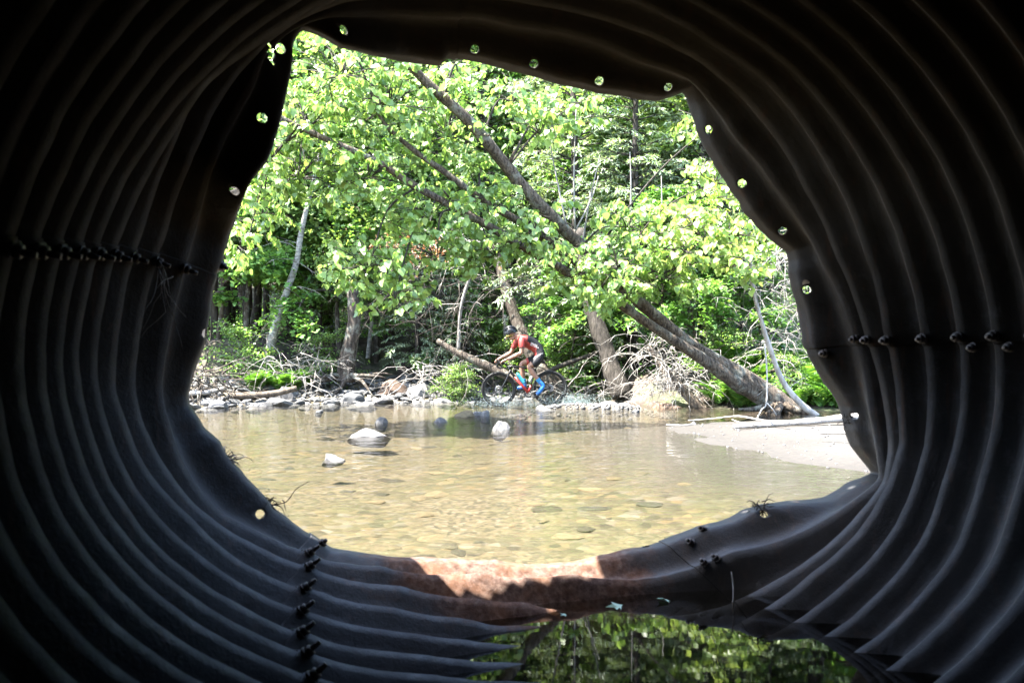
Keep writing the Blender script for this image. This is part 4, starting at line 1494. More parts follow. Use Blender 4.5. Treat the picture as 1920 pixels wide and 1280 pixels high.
pts = [(648, 712, 18.2), (650, 680, 18.2), (656, 650, 18.2), (664, 600, 18.2), (660, 540, 18.3)]
o = stem('stout_tree', pts, .24, .13, M['bark'], 'thick brown trunk with flared roots standing at the soil hollow', 'tree')
stem_twigs(o, pts, 5, 1.0, M['bark_dark'], 2)
mb = MB()
rs = np.random.default_rng(8)
for k in range(7):
    a = -2.6 + k * .45
    mb.tube(np.array(bend_path(rs, (0, 0, .12), (math.cos(a), math.sin(a) * .6, -.12), 1.1, 6, .2, .1)), taper(7, .075, .012), 5)
mb.build('root', M['bark'], o)

pts = [(1060, 752, 17.6), (1040, 722, 17.7), (1015, 692, 17.8), (990, 650, 18.0), (970, 605, 18.2), (955, 560, 18.3), (942, 515, 18.4), (925, 460, 18.5)]
o = stem('leaning_tree', pts, .19, .11, M['bark'], 'leaning brown trunk rising directly behind the cyclist', 'tree')
stem_twigs(o, pts, 12, 1.5, M['bark_dark'], 3, r=.018)
pts = [(1165, 738, 16.9), (1150, 700, 17.0), (1138, 660, 17.1), (1120, 610, 17.2), (1105, 560, 17.3), (1095, 500, 17.4), (1085, 430, 17.5)]
o = stem('dark_tree', pts, .22, .15, M['bark_dark'], 'broad dark standing trunk between the rider and the dead branches', 'tree')
stem_twigs(o, pts, 9, 1.6, M['bark_dark'], 4, r=.016)
for k, (pts, lb) in enumerate([
        ([(1030, 668, 20.0), (1016, 610, 20.0), (1004, 560, 20.0), (995, 500, 20.0)], 'white birch stem nearest above the cyclist back'),
        ([(1034, 668, 20.4), (1024, 600, 20.4), (1016, 540, 20.4), (1012, 480, 20.4)], 'middle white birch stem behind the cyclist'),
        ([(1040, 668, 20.8), (1033, 600, 20.8), (1028, 540, 20.8), (1026, 480, 20.8)], 'thinnest white birch stem right of the other two'),
        ([(951, 668, 19.0), (949, 630, 19.0), (946, 590, 19.0)], 'short pale stem behind the cyclist helmet'),
        ([(690, 668, 20.5), (694, 630, 20.5), (700, 590, 20.5)], 'thin pale stem above the soil hollow')]):
    stem('young_birch', pts, [.10, .09, .06, .08, .06][k], .05, M['bark_birch'], lb, 'birch', 'birch stems', 7)

pts = [(980, 718, 17.2), (930, 694, 17.3), (890, 676, 17.4), (850, 657, 17.5), (820, 638, 17.6)]
o = stem('fallen_log', pts, .125, .055, M['bark'], 'bare fallen log sloping up left behind the front wheel', 'log', part='log')
pts = [(1010, 704, 17.3), (1055, 684, 17.4), (1100, 668, 17.5), (1150, 650, 17.6)]
o = stem('fallen_branch', pts, .055, .05, M['bark_dark'], 'thin dark fallen branch right of the rider', 'branch', part='log')
pts = [(860, 650, 17.0), (862, 600, 16.9), (868, 560, 16.8), (885, 500, 16.7), (880, 450, 16.7)]
o = stem('dead_pole', pts, .035, .03, M['dead_wood'], 'thin dead upright stem crossing the fallen log', 'branch')
stem_twigs(o, pts, 10, 1.1, M['dead_wood'], 5)

pts = [(1532, 780, 13.6), (1500, 755, 13.6), (1468, 715, 13.6), (1446, 660, 13.5), (1430, 610, 13.4), (1415, 555, 13.3), (1407, 500, 13.2), (1412, 455, 13.1), (1416, 420, 13.0)]
o = stem('dead_sapling', pts, .058, .02, M['drift_wood'], 'bleached curved dead sapling rising beside the ferns', 'sapling', part='stem')
stem_twigs(o, pts, 9, 1.0, M['dead_wood'], 6)
pts = [(1434, 650, 13.2), (1438, 700, 13.1), (1437, 755, 13.0), (1428, 768, 13.0), (1418, 786, 12.9)]
o = stem('hanging_branch', pts, .014, .009, M['drift_wood'], 'thin forked branch hanging down to the inlet water', 'branch', None, 6, 0, 0, part='stick')
pth = px_path([(1437, 755, 13.0), (1448, 766, 13.0), (1456, 778, 13.0)], 3)
sub_tube('stick', pth, taper(len(pth), .011, .007), M['drift_wood'], o, np.array(o.location), 5)

pts = [(1318, 768, 15.2), (1290, 742, 15.3), (1262, 712, 15.4), (1238, 680, 15.5), (1215, 650, 15.6)]
o = stem('dead_tree_top', pts, .12, .05, M['log_wood'], 'dead treetop with bare white branches hanging over the mud bank', 'dead tree')
rs = np.random.default_rng(66)
mb = MB()
pathA = np.array(px_path(pts, 6)); off = np.array(o.location)
for k in range(80):
    i = rs.integers(8, len(pathA))
    d = np.array([rs.uniform(-1.0, .8), rs.uniform(-.9, .2), rs.uniform(-.2, .8)])
    L = rs.uniform(.5, 1.6)
    pt = np.array(bend_path(rs, pathA[i], d, L, 7, .2, .42))
    mb.tube(pt - off, taper(8, .0085, .0025), 5)
    for q in range(5):
        j = rs.integers(2, 8)
        sp = np.array(bend_path(rs, pt[j], unit(pt[j] - pt[j - 1]) + rs.normal(size=3) * .8, L * .32 * rs.uniform(.4, 1), 4, .22, .3))
        mb.tube(sp - off, taper(5, .006, .002), 4)
mb.build('branches', M['dead_wood'], o)


def thicket(name, px, py, d, w, h, n, mat, label, cat, seed, r=.007, droop=.3, dn=.7, lo=.5, hi=1.4, lowz=None):
    """a tangle of bare branches about w x h metres"""
    rs = np.random.default_rng(seed)
    c = np.array(P(px, py, d))
    o = empty(name, c)
    mb = MB()
    for k in range(n):
        p0 = rs.uniform(-1, 1, 3) * np.array([w / 2, dn, h / 2])
        dd = rand_dir(rs, 1)[0] * np.array([1, .6, .6])
        L = rs.uniform(lo, hi)
        pt = np.array(bend_path(rs, p0, dd, L, 6, .22, droop))
        mb.tube(pt, taper(7, r * rs.uniform(.6, 1.8), r * .3), 4)
        for q in range(4):
            j = rs.integers(1, 7)
            sp = np.array(bend_path(rs, pt[j], unit(pt[j] - pt[j - 1]) + rs.normal(size=3) * .8, L * .35 * rs.uniform(.3, 1), 3, .22, droop))
            mb.tube(sp, taper(4, r * .5, r * .2), 4)
    mb.build('branches', mat, o)
    tag(o, label, cat)
    return o


thicket('dead_thicket', 1465, 560, 15.3, 1.2, 2.6, 130, M['dead_wood'], 'dense thicket of bare grey dead twigs hugging the right rim', 'thicket', 91, .006, .35)
thicket('dead_thicket', 1370, 590, 16.6, 1.3, 1.6, 50, M['dead_wood'], 'looser grey twigs between furrowed trunk and curved sapling', 'thicket', 92, .006)
thicket('drift_pile', 385, 715, 16.0, 1.0, .45, 60, M['bark'], 'tangled driftwood heap at the left end of the stone bank', 'driftwood', 93, .014, .2)
thicket('brush_heap', 560, 690, 17.6, 1.3, .7, 70, M['dead_wood'], 'pale brush of fine dead twigs right of the birch foot', 'brush', 94, .006, .2)
thicket('brush_heap', 820, 700, 17.9, 1.4, .6, 50, M['dead_wood'], 'bleached sticks below the fallen log', 'brush', 95, .008, .2)
thicket('brush_heap', 1070, 735, 17.4, 1.6, .4, 40, M['dead_wood'], 'brown sticks at the bank behind the splash', 'brush', 96, .007, .2)
thicket('dead_bough', 830, 560, 18.0, 2.6, 1.2, 60, M['bark_dark'], 'dark drooping dead boughs above the fallen log', 'branches', 97, .009, .35, .8, .8, 2.0)
o = thicket('dead_bough', 795, 462, 15.5, 1.5, .5, 36, M['dead_wood'], 'broken bough hung with russet dead leaves', 'branches', 98, .007, .3)
mb = MB(); rs = np.random.default_rng(5)
n = 420
leaves(mb, rs.normal(size=(n, 3)) * np.array([.5, .4, .16]) - np.array([.1, 0, .05]), rand_dir(rs, n) * .6 + np.array([0, 0, -.8]), rand_dir(rs, n), rs.uniform(.05, .11, n), DIAMOND)
mb.build('dead_leaves', M['dead_leaf'], o, False)

pts = [(436, 742, 16.1), (470, 741, 16.1), (510, 738, 16.2), (556, 728, 16.4)]
stem('mossy_log', pts, .075, .06, M['log_wood'], 'thin pale log lying along the stone bank', 'log', part='log')
pts = [(355, 738, 15.6), (390, 735, 15.6), (425, 727, 15.7)]
stem('drift_log', pts, .05, .04, M['dead_wood'], 'short grey drift log in front of the driftwood heap', 'log', part='log')


def ground_stick(name, pts, r0, r1, mat, label, cat, part='log', sides=10):
    """px path laid on the ground level"""
    path = []
    for px, py, z in pts:
        path.append(PZ(px, py, z))
    path = catmull(path, 5)
    o = empty(name, path[0])
    sub_tube(part, path, taper(len(path), r0, r1), mat, o, np.array(path[0]), sides, .05, 5)
    tag(o, label, cat)
    return o


o = ground_stick('driftwood_log', [(1375, 800, .06), (1450, 795, .09), (1530, 789, .13), (1600, 782, .17), (1700, 774, .2)], .028, .062, M['drift_wood'], 'bleached white drift log lying across the sand bar', 'log')
off = np.array(o.location)
pth = [PZ(*p) for p in [(1480, 792, .14), (1430, 788, .13), (1385, 780, .16), (1340, 784, .1), (1290, 788, .03)]]
sub_tube('branch', catmull(pth, 4), taper(17, .016, .005), M['drift_wood'], o, off, 5)
pth = [PZ(*p) for p in [(1420, 797, .08), (1390, 792, .13), (1372, 786, .15)]]
sub_tube('branch', catmull(pth, 4), taper(9, .010, .004), M['drift_wood'], o, off, 5)
ground_stick('sand_stick', [(1535, 812, .13), (1560, 811, .14), (1600, 811, .16)], .014, .02, M['drift_wood'], 'short grey stick lying on the sand below the drift log', 'stick', 'stick', 6)
ground_stick('sand_stick', [(1250, 796, .02), (1275, 797, .03), (1300, 795, .03)], .012, .008, M['drift_wood'], 'small twig at the tip of the sand bar', 'stick', 'stick', 6)

# ------------------------------------------------------------------ ferns and ground plants
def fern_mesh(seed, n=16, L=.75):
    rs = np.random.default_rng(seed)
    mb = MB()
    for k in range(n):
        a = rs.uniform(0, 6.3)
        pt = np.array(bend_path(rs, (rs.normal() * .05, rs.normal() * .05, 0), (math.cos(a) * .45, math.sin(a) * .45, 1.0), L * rs.uniform(.6, 1.15), 8, .05, .32))
        mb.tube(pt, taper(9, .004, .001), 3)
        pos, ax, nr, sz = [], [], [], []
        for q in range(30):
            t = .8 + q / 30 * 7.1
            i = min(int(t), 7)
            p = pt[i] + (pt[i + 1] - pt[i]) * (t - i)
            fw = unit(pt[i + 1] - pt[i]); sd = unit(np.cross(fw, [0, 0, 1.0]) + 1e-6)
            for s in (-1, 1):
                pos.append(p); ax.append(sd * s + fw * .45 + rs.normal(size=3) * .1); nr.append(np.cross(sd, fw) + rs.normal(size=3) * .2)
                sz.append(.15 * math.sin(math.pi * min(1, .12 + .9 * q / 30)) * L / .75 + .02)
        leaves(mb, np.array(pos), np.array(ax), np.array(nr), np.array(sz), BLADE, .20)
    return mb.mesh('fronds', M['fern'], False)


ferns = [fern_mesh(301), fern_mesh(302, 20, .9), fern_mesh(303, 14, .6)]
rs = np.random.default_rng(31)
fern_spots = [(1350, 15.3), (1385, 15.0), (1330, 15.8), (1420, 15.6), (1450, 14.9), (1480, 15.2), (1500, 14.7), (1520, 15.1), (1540, 14.6), (1560, 15.0), (1490, 15.9), (1530, 15.7),
              (1575, 14.5), (1600, 14.9), (1555, 15.6), (1470, 16.4), (1510, 16.5), (1440, 16.2), (1395, 15.9), (1365, 16.2), (1585, 15.5), (1620, 14.6), (1405, 14.95), (1430, 15.1), (1375, 15.5)]
for k, (px, d) in enumerate(fern_spots):
    x = at(px, d)
    o = link('fern_clump', ferns[k % 3])
    o.location = (x, d, gz(x, d) - .02)
    s = rs.uniform(.75, 1.15)
    o.scale = (s, s, s * rs.uniform(.8, 1.1)); o.rotation_euler = (0, 0, rs.uniform(0, 6))
    tag(o, 'feathery green fern clump on the right bank around the trunk base', 'fern', 'ferns of the right bank')
for k, (px, d) in enumerate([(480, 17.3), (505, 17.5), (530, 17.4), (550, 17.7), (515, 17.9), (490, 17.8), (565, 18.0), (540, 18.1)]):
    x = at(px, d)
    o = link('fern_clump', ferns[(k + 1) % 3])
    o.location = (x, d, gz(x, d) - .02)
    o.rotation_euler = (0, 0, k); o.scale = (.85, .85, .75)
    tag(o, 'bright fern clump behind the stones below the birch', 'fern', 'ferns below the birch')

rs = np.random.default_rng(55)
mb = MB()
n = 52000
x = rs.uniform(-13, 13, n); y = rs.uniform(14.0, 34, n)
ys = np.interp(x, SHORE_X, SHORE_Y)
t = y - ys
dn = fbm(x * .8, y * .8, 61, 3)
ok = (t > np.where(x < .8, 2.7, .5)) & (dn > -.12) & ~((x > -4.2) & (x < -.9) & (t < 4.2))
ok &= ~((x > 2.4) & (x < 4.4) & (t < 1.8))
x, y, dn = x[ok], y[ok], dn[ok]
n = len(x)
z = ground_height(x, y) + rs.random(n) ** 1.5 * (.25 + 1.3 * np.clip(dn + .1, 0, 1))
leaves(mb, np.stack([x, y, z], 1), rand_dir(rs, n) * np.array([1, 1, .5]), rand_dir(rs, n) * .6 + np.array([0, -.1, 1]), rs.uniform(.05, .12, n), DIAMOND)
ug = mb.build('undergrowth', M['maple_leaf'], None, False)
tag(ug, 'low leafy undergrowth covering the wooded far bank', 'undergrowth', kind='stuff')

# far wood behind everything: one mass of leaves
mb = MB()
n = 30000
x = rs.uniform(-48, 48, n); y = rs.uniform(46, 60, n)
hmax = 13 + 5 * fbm(x * .12, y * .02, 71, 3)
z = ground_height(x, y) - 1 + rs.random(n) * hmax
leaves(mb, np.stack([x, y, z], 1), rand_dir(rs, n), rand_dir(rs, n) * .7 + np.array([0, -.2, .9]), rs.uniform(.28, .6, n), STAR)
fw = mb.build('far_wood', M['wood_leaf'], None, False)
tag(fw, 'distant mass of woodland foliage behind the far bank', 'wood', kind='stuff')

# ------------------------------------------------------------------ bicycle and rider
RD = 15.9
KM = RD / FPX / 6.097                                  # metres per pixel of the enlarged study crop
RX = (840 + 860 / 6.097 - 960) / FPX * RD
RZ = CAM_H - (580 + 1110 / 6.097 - 668) / FPX * RD
R_ORG = np.array([RX, RD, RZ])


def Q(zx, zy, y=0.0):
    return np.array([(zx - 860) * KM, y, (1110 - zy) * KM])


M['tyre'] = simple_mat('tyre rubber', (.009, .009, .009), .75, 0, .2, 20, 0, 40, .3)
M['carbon'] = simple_mat('black frame paint', (.007, .007, .008), .35, 0, .1, 5, 0, 40, .35)
M['redpaint'] = simple_mat('red frame paint', (.30, .018, .014), .3, 0, .1, 5)
M['alloy'] = simple_mat('grey alloy', (.35, .35, .36), .35, .9, .15, 20)
M['bottle'] = simple_mat('cyan bottle plastic', (.03, .27, .36), .35, 0, .1, 4)
M['bottle_clear'] = simple_mat('milky bottle plastic', (.34, .36, .33), .4, 0, .1, 4)
M['skin'] = simple_mat('skin', (.24, .125, .085), .5, 0, .18, 6)
M['black_cloth'] = simple_mat('black lycra', (.004, .0045, .007), .6, 0, .3, 7, .2, 60, .25)
M['red_cloth'] = simple_mat('red lycra', (.24, .014, .009), .55, 0, .25, 7, .2, 60)
M['blue_shoe'] = simple_mat('blue shoe', (.008, .095, .32), .35, 0, .2, 9)
M['sock'] = simple_mat('blue sock', (.02, .19, .40), .7, 0, .3, 14)
M['helmet'] = simple_mat('black helmet shell', (.005, .006, .008), .3, 0, .2, 6, 0, 40, .35)
M['white_print'] = simple_mat('white print', (.38, .37, .38), .6, 0, .1, 9)
M['lens'] = simple_mat('amber lens', (.30, .22, .05), .1, 0, .1, 5)
M['hair'] = simple_mat('dark hair', (.03, .02, .014), .8, 0, .2, 9)

bike = empty('bicycle', R_ORG)
tag(bike, 'black and red gravel bicycle with drop bars splashing through the water', 'bicycle')

FW, RW, BB = Q(580, 912), Q(1165, 897), Q(920, 950)


def circle_path(c, r, n, a0=0, a1=2 * math.pi):
    return [c + np.array([math.cos(a) * r, 0, math.sin(a) * r]) for a in np.linspace(a0, a1, n)]


def torus(mb, c, R, r, n=56, m=8, sq=1.0):
    a = np.linspace(0, 2 * math.pi, n, endpoint=False); b = np.linspace(0, 2 * math.pi, m, endpoint=False)
    A, B = np.meshgrid(a, b, indexing='ij')
    rr = R + r * np.cos(B)
    V = np.stack([c[0] + rr * np.cos(A), c[1] + r * sq * np.sin(B), c[2] + rr * np.sin(A)], -1).reshape(-1, 3)
    F = []
    for i in range(n):
        for j in range(m):
            F.append((i * m + j, ((i + 1) % n) * m + j, ((i + 1) % n) * m + (j + 1) % m, i * m + (j + 1) % m))
    mb.add(V, F)


for c, nm in ((FW, 'front'), (RW, 'rear')):
    w = empty('wheel'); w.parent = bike; w.location = c
    z = np.zeros(3)
    mb = MB(); torus(mb, z, .322, .025); mb.build('tyre', M['tyre'], w)
    mb = MB(); torus(mb, z, .288, .016, 56, 8, .8); mb.build('rim', M['carbon'], w)
    mb = MB()
    for k in range(24):
        a = k * 2 * math.pi / 24; s = 1 if k % 2 else -1
        h = np.array([math.cos(a + .5 * (1 if k % 4 < 2 else -1)) * .022, s * .028, math.sin(a + .5 * (1 if k % 4 < 2 else -1)) * .022])
        mb.tube([h, np.array([math.cos(a) * .285, 0, math.sin(a) * .285])], [.0013, .0013], 4, False)
    sp = mb.build('spokes', M['carbon'], w); sp['kind'] = 'stuff'
    mb = MB(); mb.tube([(0, -.05, 0), (0, -.03, 0), (0, .03, 0), (0, .05, 0)], [.012, .024, .024, .012], 12); mb.build('hub', M['carbon'], w)
    mb = MB(); torus(mb, np.array([0, -.04, 0]), .066, .007, 32, 6, .25); torus(mb, np.array([0, -.04, 0]), .03, .005, 20, 6, .4)
    for k in range(6):
        a = k * math.pi / 3
        mb.tube([(math.cos(a) * .03, -.04, math.sin(a) * .03), (math.cos(a + .3) * .062, -.04, math.sin(a + .3) * .062)], [.003, .003], 4)
    mb.build('brake_disc', M['alloy'], w)
    if nm == 'rear':
        mb = MB()
        for r_, yy in ((.055, .030), (.048, .034), (.040, .038), (.032, .042)):
            torus(mb, np.array([0, yy, 0]), r_ * .85, r_ * .15, 28, 4, .06)
        mb.build('cassette', M['alloy'], w)


def bpart(name, paths, mat, sides=10):
    mb = MB()
    for pts, rad in paths:
        mb.tube(pts, rad, sides)
    return mb.build(name, M[mat], bike)


HT0, HT1 = Q(690, 640), Q(712, 712)
ST = Q(1000, 690)
bpart('head_tube', [([HT0, HT1], [.021, .024])], 'carbon')
bpart('top_tube', [(catmull([Q(697, 652), Q(800, 656), Q(900, 664), Q(996, 690)], 4), [.018] * 13)], 'carbon')
bpart('down_tube', [([Q(712, 706), Q(765, 772)], [.026, .027])], 'carbon')
bpart('down_tube', [([Q(765, 772), Q(850, 872), BB], [.0272, .029, .031])], 'redpaint')['label'] = 'red lower half of the down tube'
bpart('seat_tube', [([BB, Q(948, 862)], [.022, .0185])], 'redpaint')
bpart('seat_tube', [([Q(948, 862), ST], [.018, .018])], 'carbon')
bpart('seat_post', [([ST, Q(1022, 622)], [.0136, .0136])], 'carbon')
for s in (-1, 1):
    bpart('chain_stay', [(catmull([BB + [.03, s * .03, 0], Q(1030, 925, s * .05), RW + [0, s * .062, 0]], 4), [.011] * 9)], 'carbon', 8)
    bpart('seat_stay', [(catmull([Q(990, 720, s * .018), Q(1070, 800, s * .05), RW + [0, s * .062, .01]], 4), [.008] * 9)], 'carbon', 8)
    bpart('fork_blade', [(catmull([Q(712, 700, s * .03), Q(672, 790, s * .052), Q(622, 880, s * .055), FW + [0, s * .055, 0]], 4), taper(13, .019, .010))], 'carbon', 8)
bpart('fork_crown', [([Q(712, 700, -.035), Q(712, 700, .035)], [.022, .022])], 'carbon')
bpart('stem', [([Q(688, 636), Q(640, 612)], [.016, .016])], 'carbon')
bpart('handlebar', [(catmull([Q(640, 612, -.205), Q(640, 611, -.1), Q(640, 611, .1), Q(640, 612, .205)], 4), [.0155] * 13)], 'carbon')
for s in (-1, 1):
    y = s * .20
    bpart('bar_drop', [(catmull([Q(642, 612, y), Q(600, 608, y * 1.02), Q(568, 622, y * 1.05), Q(562, 650, y * 1.08), Q(590, 668, y * 1.1), Q(632, 666, y * 1.1)], 4), [.015] * 21)], 'tyre', 8)
    bpart('brake_hood', [(catmull([Q(602, 607, y), Q(572, 592, y), Q(556, 572, y)], 4), taper(9, .019, .014))], 'tyre', 8)
    bpart('brake_lever', [(catmull([Q(562, 588, y), Q(548, 610, y), Q(550, 640, y)], 4), taper(9, .008, .004))], 'carbon', 6)
mb = MB()
sv = catmull([Q(985, 612), Q(1020, 606), Q(1065, 602), Q(1105, 598)], 4)
mb.tube(sv, [.012, .018, .02, .022, .024, .03, .04, .048, .055, .062, .066, .066, .04], 10)
sd = mb.build('saddle', M['tyre'], bike)
for v in sd.data.vertices:
    v.co.z = (v.co.z - Q(0, 605)[2]) * .45 + Q(0, 605)[2]
mb = MB(); torus(mb, BB + [0, .045, 0], .078, .008, 36, 6, .3); torus(mb, BB + [0, .045, 0], .04, .006, 24, 6, .4); mb.build('chainring', M['carbon'], bike)
pn, pf = Q(1008, 990, -.10), Q(832, 916, .10)
bpart('crank_arm', [([BB + [0, -.055, 0], pn + [0, .03, 0]], [.012, .010])], 'carbon', 8)
bpart('crank_arm', [([BB + [0, .065, 0], pf - [0, .03, 0]], [.012, .010])], 'carbon', 8)
for p in (pn, pf):
    mb = MB(); mb.box(p, (.085, .075, .02)); mb.build('pedal', M['carbon'], bike, False)
bpart('chain', [([BB + [0, .045, .08], RW + [0, .036, .05]], [.004, .004]), ([BB + [0, .045, -.08], Q(1150, 960, .04)], [.004, .004]), ([Q(1150, 960, .04), RW + [0, .036, -.05]], [.004, .004])], 'carbon', 5)
mb = MB(); mb.tube([RW + [.0, .05, -.03], Q(1180, 955, .05), Q(1152, 990, .05)], [.012, .014, .010], 6); torus(mb, Q(1178, 948, .045), .018, .005, 16, 6, .6); torus(mb, Q(1152, 985, .045), .018, .005, 16, 6, .6); mb.build('derailleur', M['carbon'], bike)
bpart('water_bottle', [(catmull([Q(868, 846), Q(845, 812), Q(812, 764), Q(800, 745), Q(793, 733), Q(786, 722)], 3), [.034, .036, .036, .036, .036, .034, .036, .036, .036, .036, .030, .026, .016, .016, .016, .014][:16])], 'bottle', 12)
bpart('water_bottle', [([Q(938, 835), Q(948, 788), Q(951, 772), Q(954, 760)], [.034, .035, .03, .013])], 'bottle_clear', 12)


# ---- the rider: one continuous body grown from a skeleton, clothes follow its surface
J = {}


def jn(name, zx, zy, y, r, par):
    J[name] = (Q(zx, zy, y), r, par)


jn('pelvis', 1062, 528, 0, (.135, .150), None)
jn('spine', 1030, 440, 0, (.136, .150), 'pelvis')
jn('chest', 955, 382, 0, (.138, .172), 'spine')
jn('upper', 878, 340, 0, (.105, .150), 'chest')
jn('neck', 812, 322, 0, (.058, .058), 'upper')
jn('jaw', 757, 312, 0, (.066, .062), 'neck')
jn('skull', 724, 272, 0, (.098, .080), 'jaw')
jn('brow', 694, 282, 0, (.062, .056), 'skull')
jn('chin', 704, 342, 0, (.036, .036), 'jaw')
for s, nm in ((-1, 'near'), (1, 'far')):
    jn(nm + 'hip', 1066 if s < 0 else 1050, 555, s * .085, (.108, .098), 'pelvis')
jn('nearthigh', 1000, 605, -.10, (.088, .085), 'nearhip'); jn('nearknee', 922, 655, -.105, (.060, .058), 'nearthigh')
jn('nearcalf', 972, 730, -.108, (.058, .054), 'nearknee'); jn('nearankle', 1050, 828, -.11, (.036, .034), 'nearcalf')
jn('nearheel', 1092, 872, -.11, (.038, .036), 'nearankle'); jn('nearball', 1040, 942, -.112, (.036, .042), 'nearheel'); jn('neartoe', 1012, 968, -.112, (.022, .030), 'nearball')
jn('farthigh', 950, 590, .10, (.088, .085), 'farhip'); jn('farknee', 838, 618, .105, (.060, .058), 'farthigh')
jn('farcalf', 850, 720, .108, (.057, .054), 'farknee'); jn('farankle', 872, 838, .11, (.036, .034), 'farcalf')
jn('farheel', 882, 884, .11, (.036, .036), 'farankle'); jn('farball', 822, 902, .112, (.034, .042), 'farheel'); jn('fartoe', 790, 906, .112, (.022, .030), 'farball')
jn('nearsh', 838, 345, -.155, (.070, .068), 'upper'); jn('nearup', 842, 425, -.185, (.055, .052), 'nearsh'); jn('nearelb', 838, 498, -.205, (.042, .041), 'nearup')
jn('nearfore', 770, 528, -.205, (.043, .041), 'nearelb'); jn('nearwr', 680, 570, -.20, (.026, .031), 'nearfore'); jn('nearpalm', 634, 590, -.20, (.024, .042), 'nearwr')
jn('farsh', 800, 352, .155, (.070, .068), 'upper'); jn('farup', 752, 425, .185, (.055, .052), 'farsh'); jn('farelb', 722, 492, .205, (.042, .041), 'farup')
jn('farfore', 668, 522, .205, (.043, .041), 'farelb'); jn('farwr', 600, 554, .20, (.026, .031), 'farfore'); jn('farpalm', 562, 578, .20, (.024, .042), 'farwr')
for nm, bx, bz, y0, s in (('near', 618, 596, -.20, -1), ('far', 548, 584, .20, 1)):
    for k, dy in enumerate((-.030, -.010, .010, .030)):
        jn(nm + 'f%da' % k, bx - 8, bz + 4 + abs(k - 1.4) * 2, y0 + dy, (.010, .010), nm + 'palm')
        jn(nm + 'f%db' % k, bx - 16, bz + 22, y0 + dy, (.009, .009), nm + 'f%da' % k)
        jn(nm + 'f%dc' % k, bx - 4, bz + 34 - abs(k - 1.4) * 3, y0 + dy * .9, (.008, .008), nm + 'f%db' % k)
    jn(nm + 'ta', bx + 12, bz + 10, y0 - s * .04, (.011, .011), nm + 'palm')
    jn(nm + 'tb', bx + 2, bz + 24, y0 - s * .045, (.009, .009), nm + 'ta')

names = list(J)
idx = {n: i for i, n in enumerate(names)}
sk = bpy.data.meshes.new('skeleton')
sk.from_pydata([J[n][0] for n in names], [(idx[n], idx[J[n][2]]) for n in names if J[n][2]], [])
so = link('skeleton', sk)
md = so.modifiers.new('Skin', 'SKIN')
md.use_smooth_shade = True
md.branch_smoothing = .6
for n, sv_ in zip(names, sk.skin_vertices[0].data):
    sv_.radius = J[n][1]
    sv_.use_root = (n == 'pelvis')
ss = so.modifiers.new('Sub', 'SUBSURF'); ss.levels = 3; ss.render_levels = 3
dg = bpy.context.evaluated_depsgraph_get()
body_me = bpy.data.meshes.new_from_object(so.evaluated_get(dg))
bpy.data.objects.remove(so)
body_me.name = 'body'
body_me.materials.clear(); body_me.materials.append(M['skin'])
body_me.polygons.foreach_set('use_smooth', np.ones(len(body_me.polygons), dtype=bool))

person = empty('person', R_ORG)
tag(person, 'cyclist in black helmet, red and black jersey and blue shoes, bent over the bars', 'person')
body = link('body', body_me, person)

# which limb segment does each face of the body belong to?
fc = np.zeros(len(body_me.polygons) * 3, np.float32); body_me.polygons.foreach_get('center', fc); fc = fc.reshape(-1, 3)
segs = [(n, J[n][2]) for n in names if J[n][2]]
best = np.full(len(fc), 1e9); who = np.zeros(len(fc), int); tpar = np.zeros(len(fc))
for k, (c, p) in enumerate(segs):
    a, b = J[p][0], J[c][0]
    ab = b - a
    t = np.clip(((fc - a) @ ab) / (ab @ ab), 0, 1)
    rr = (np.mean(J[p][1]) * (1 - t) + np.mean(J[c][1]) * t)
    dist = np.linalg.norm(fc - (a + t[:, None] * ab), axis=1) / rr
    m_ = dist < best
    best[m_] = dist[m_]; who[m_] = k; tpar[m_] = t[m_]
segn = np.array([s[0] for s in segs])
wn_ = segn[who]


def garment(name, mask, mats, thick, slot=None, parent=person):
    nv = len(body_me.vertices)
    co = np.zeros(nv * 3, np.float32); body_me.vertices.foreach_get('co', co); co = co.reshape(-1, 3)
    no = np.zeros(nv * 3, np.float32); body_me.vertices.foreach_get('normal', no); no = no.reshape(-1, 3)
    F = []; S = []
    for i in np.nonzero(mask)[0]:
        vs = list(body_me.polygons[int(i)].vertices)
        if len(vs) == 4:
            F.append(vs); S.append(0 if slot is None else int(slot[i]))
    F = np.array(F)
    used, inv = np.unique(F, return_inverse=True)
    V = (co + no * thick)[used]
    me = mesh_np(name, V, inv.reshape(F.shape), True, [M[m] for m in mats])
    me.polygons.foreach_set('material_index', np.array(S, dtype=np.int32))
    me.update()
    o = link(name, me, parent)
    sm = o.modifiers.new('cloth', 'SOLIDIFY'); sm.thickness = thick * .8; sm.offset = -1
    return o


torso = np.isin(wn_, ['spine', 'chest', 'upper', 'nearsh', 'farsh']) | ((wn_ == 'neck') & (tpar < .30))
sleeve = np.isin(wn_, ['nearup', 'farup']) | (np.isin(wn_, ['nearelb', 'farelb']) & (tpar < .25))
cuff = np.isin(wn_, ['nearelb', 'farelb']) & (tpar >= .12) & (tpar < .25)
pel = np.isin(wn_, ['nearhip', 'farhip', 'nearthigh', 'farthigh']) | ((wn_ == 'spine') & (tpar < .15))
legs = np.isin(wn_, ['nearknee', 'farknee']) & (tpar < .45)
hem = (np.isin(wn_, ['nearknee', 'farknee']) & (tpar >= .22) & (tpar < .45))
zxs = fc[:, 0] / KM + 860; zys = 1110 - fc[:, 2] / KM
red = sleeve & ~cuff | (torso & (zxs < 905) & (zys > 285)) | (torso & (zys - 430 > (zxs - 1000) * .55 - 12) & (zxs < 1010)) | (np.isin(wn_, ['nearsh', 'farsh']) & (tpar > .55))
jersey = garment('jersey', (torso | sleeve), ['black_cloth', 'red_cloth'], .007, red.astype(int))
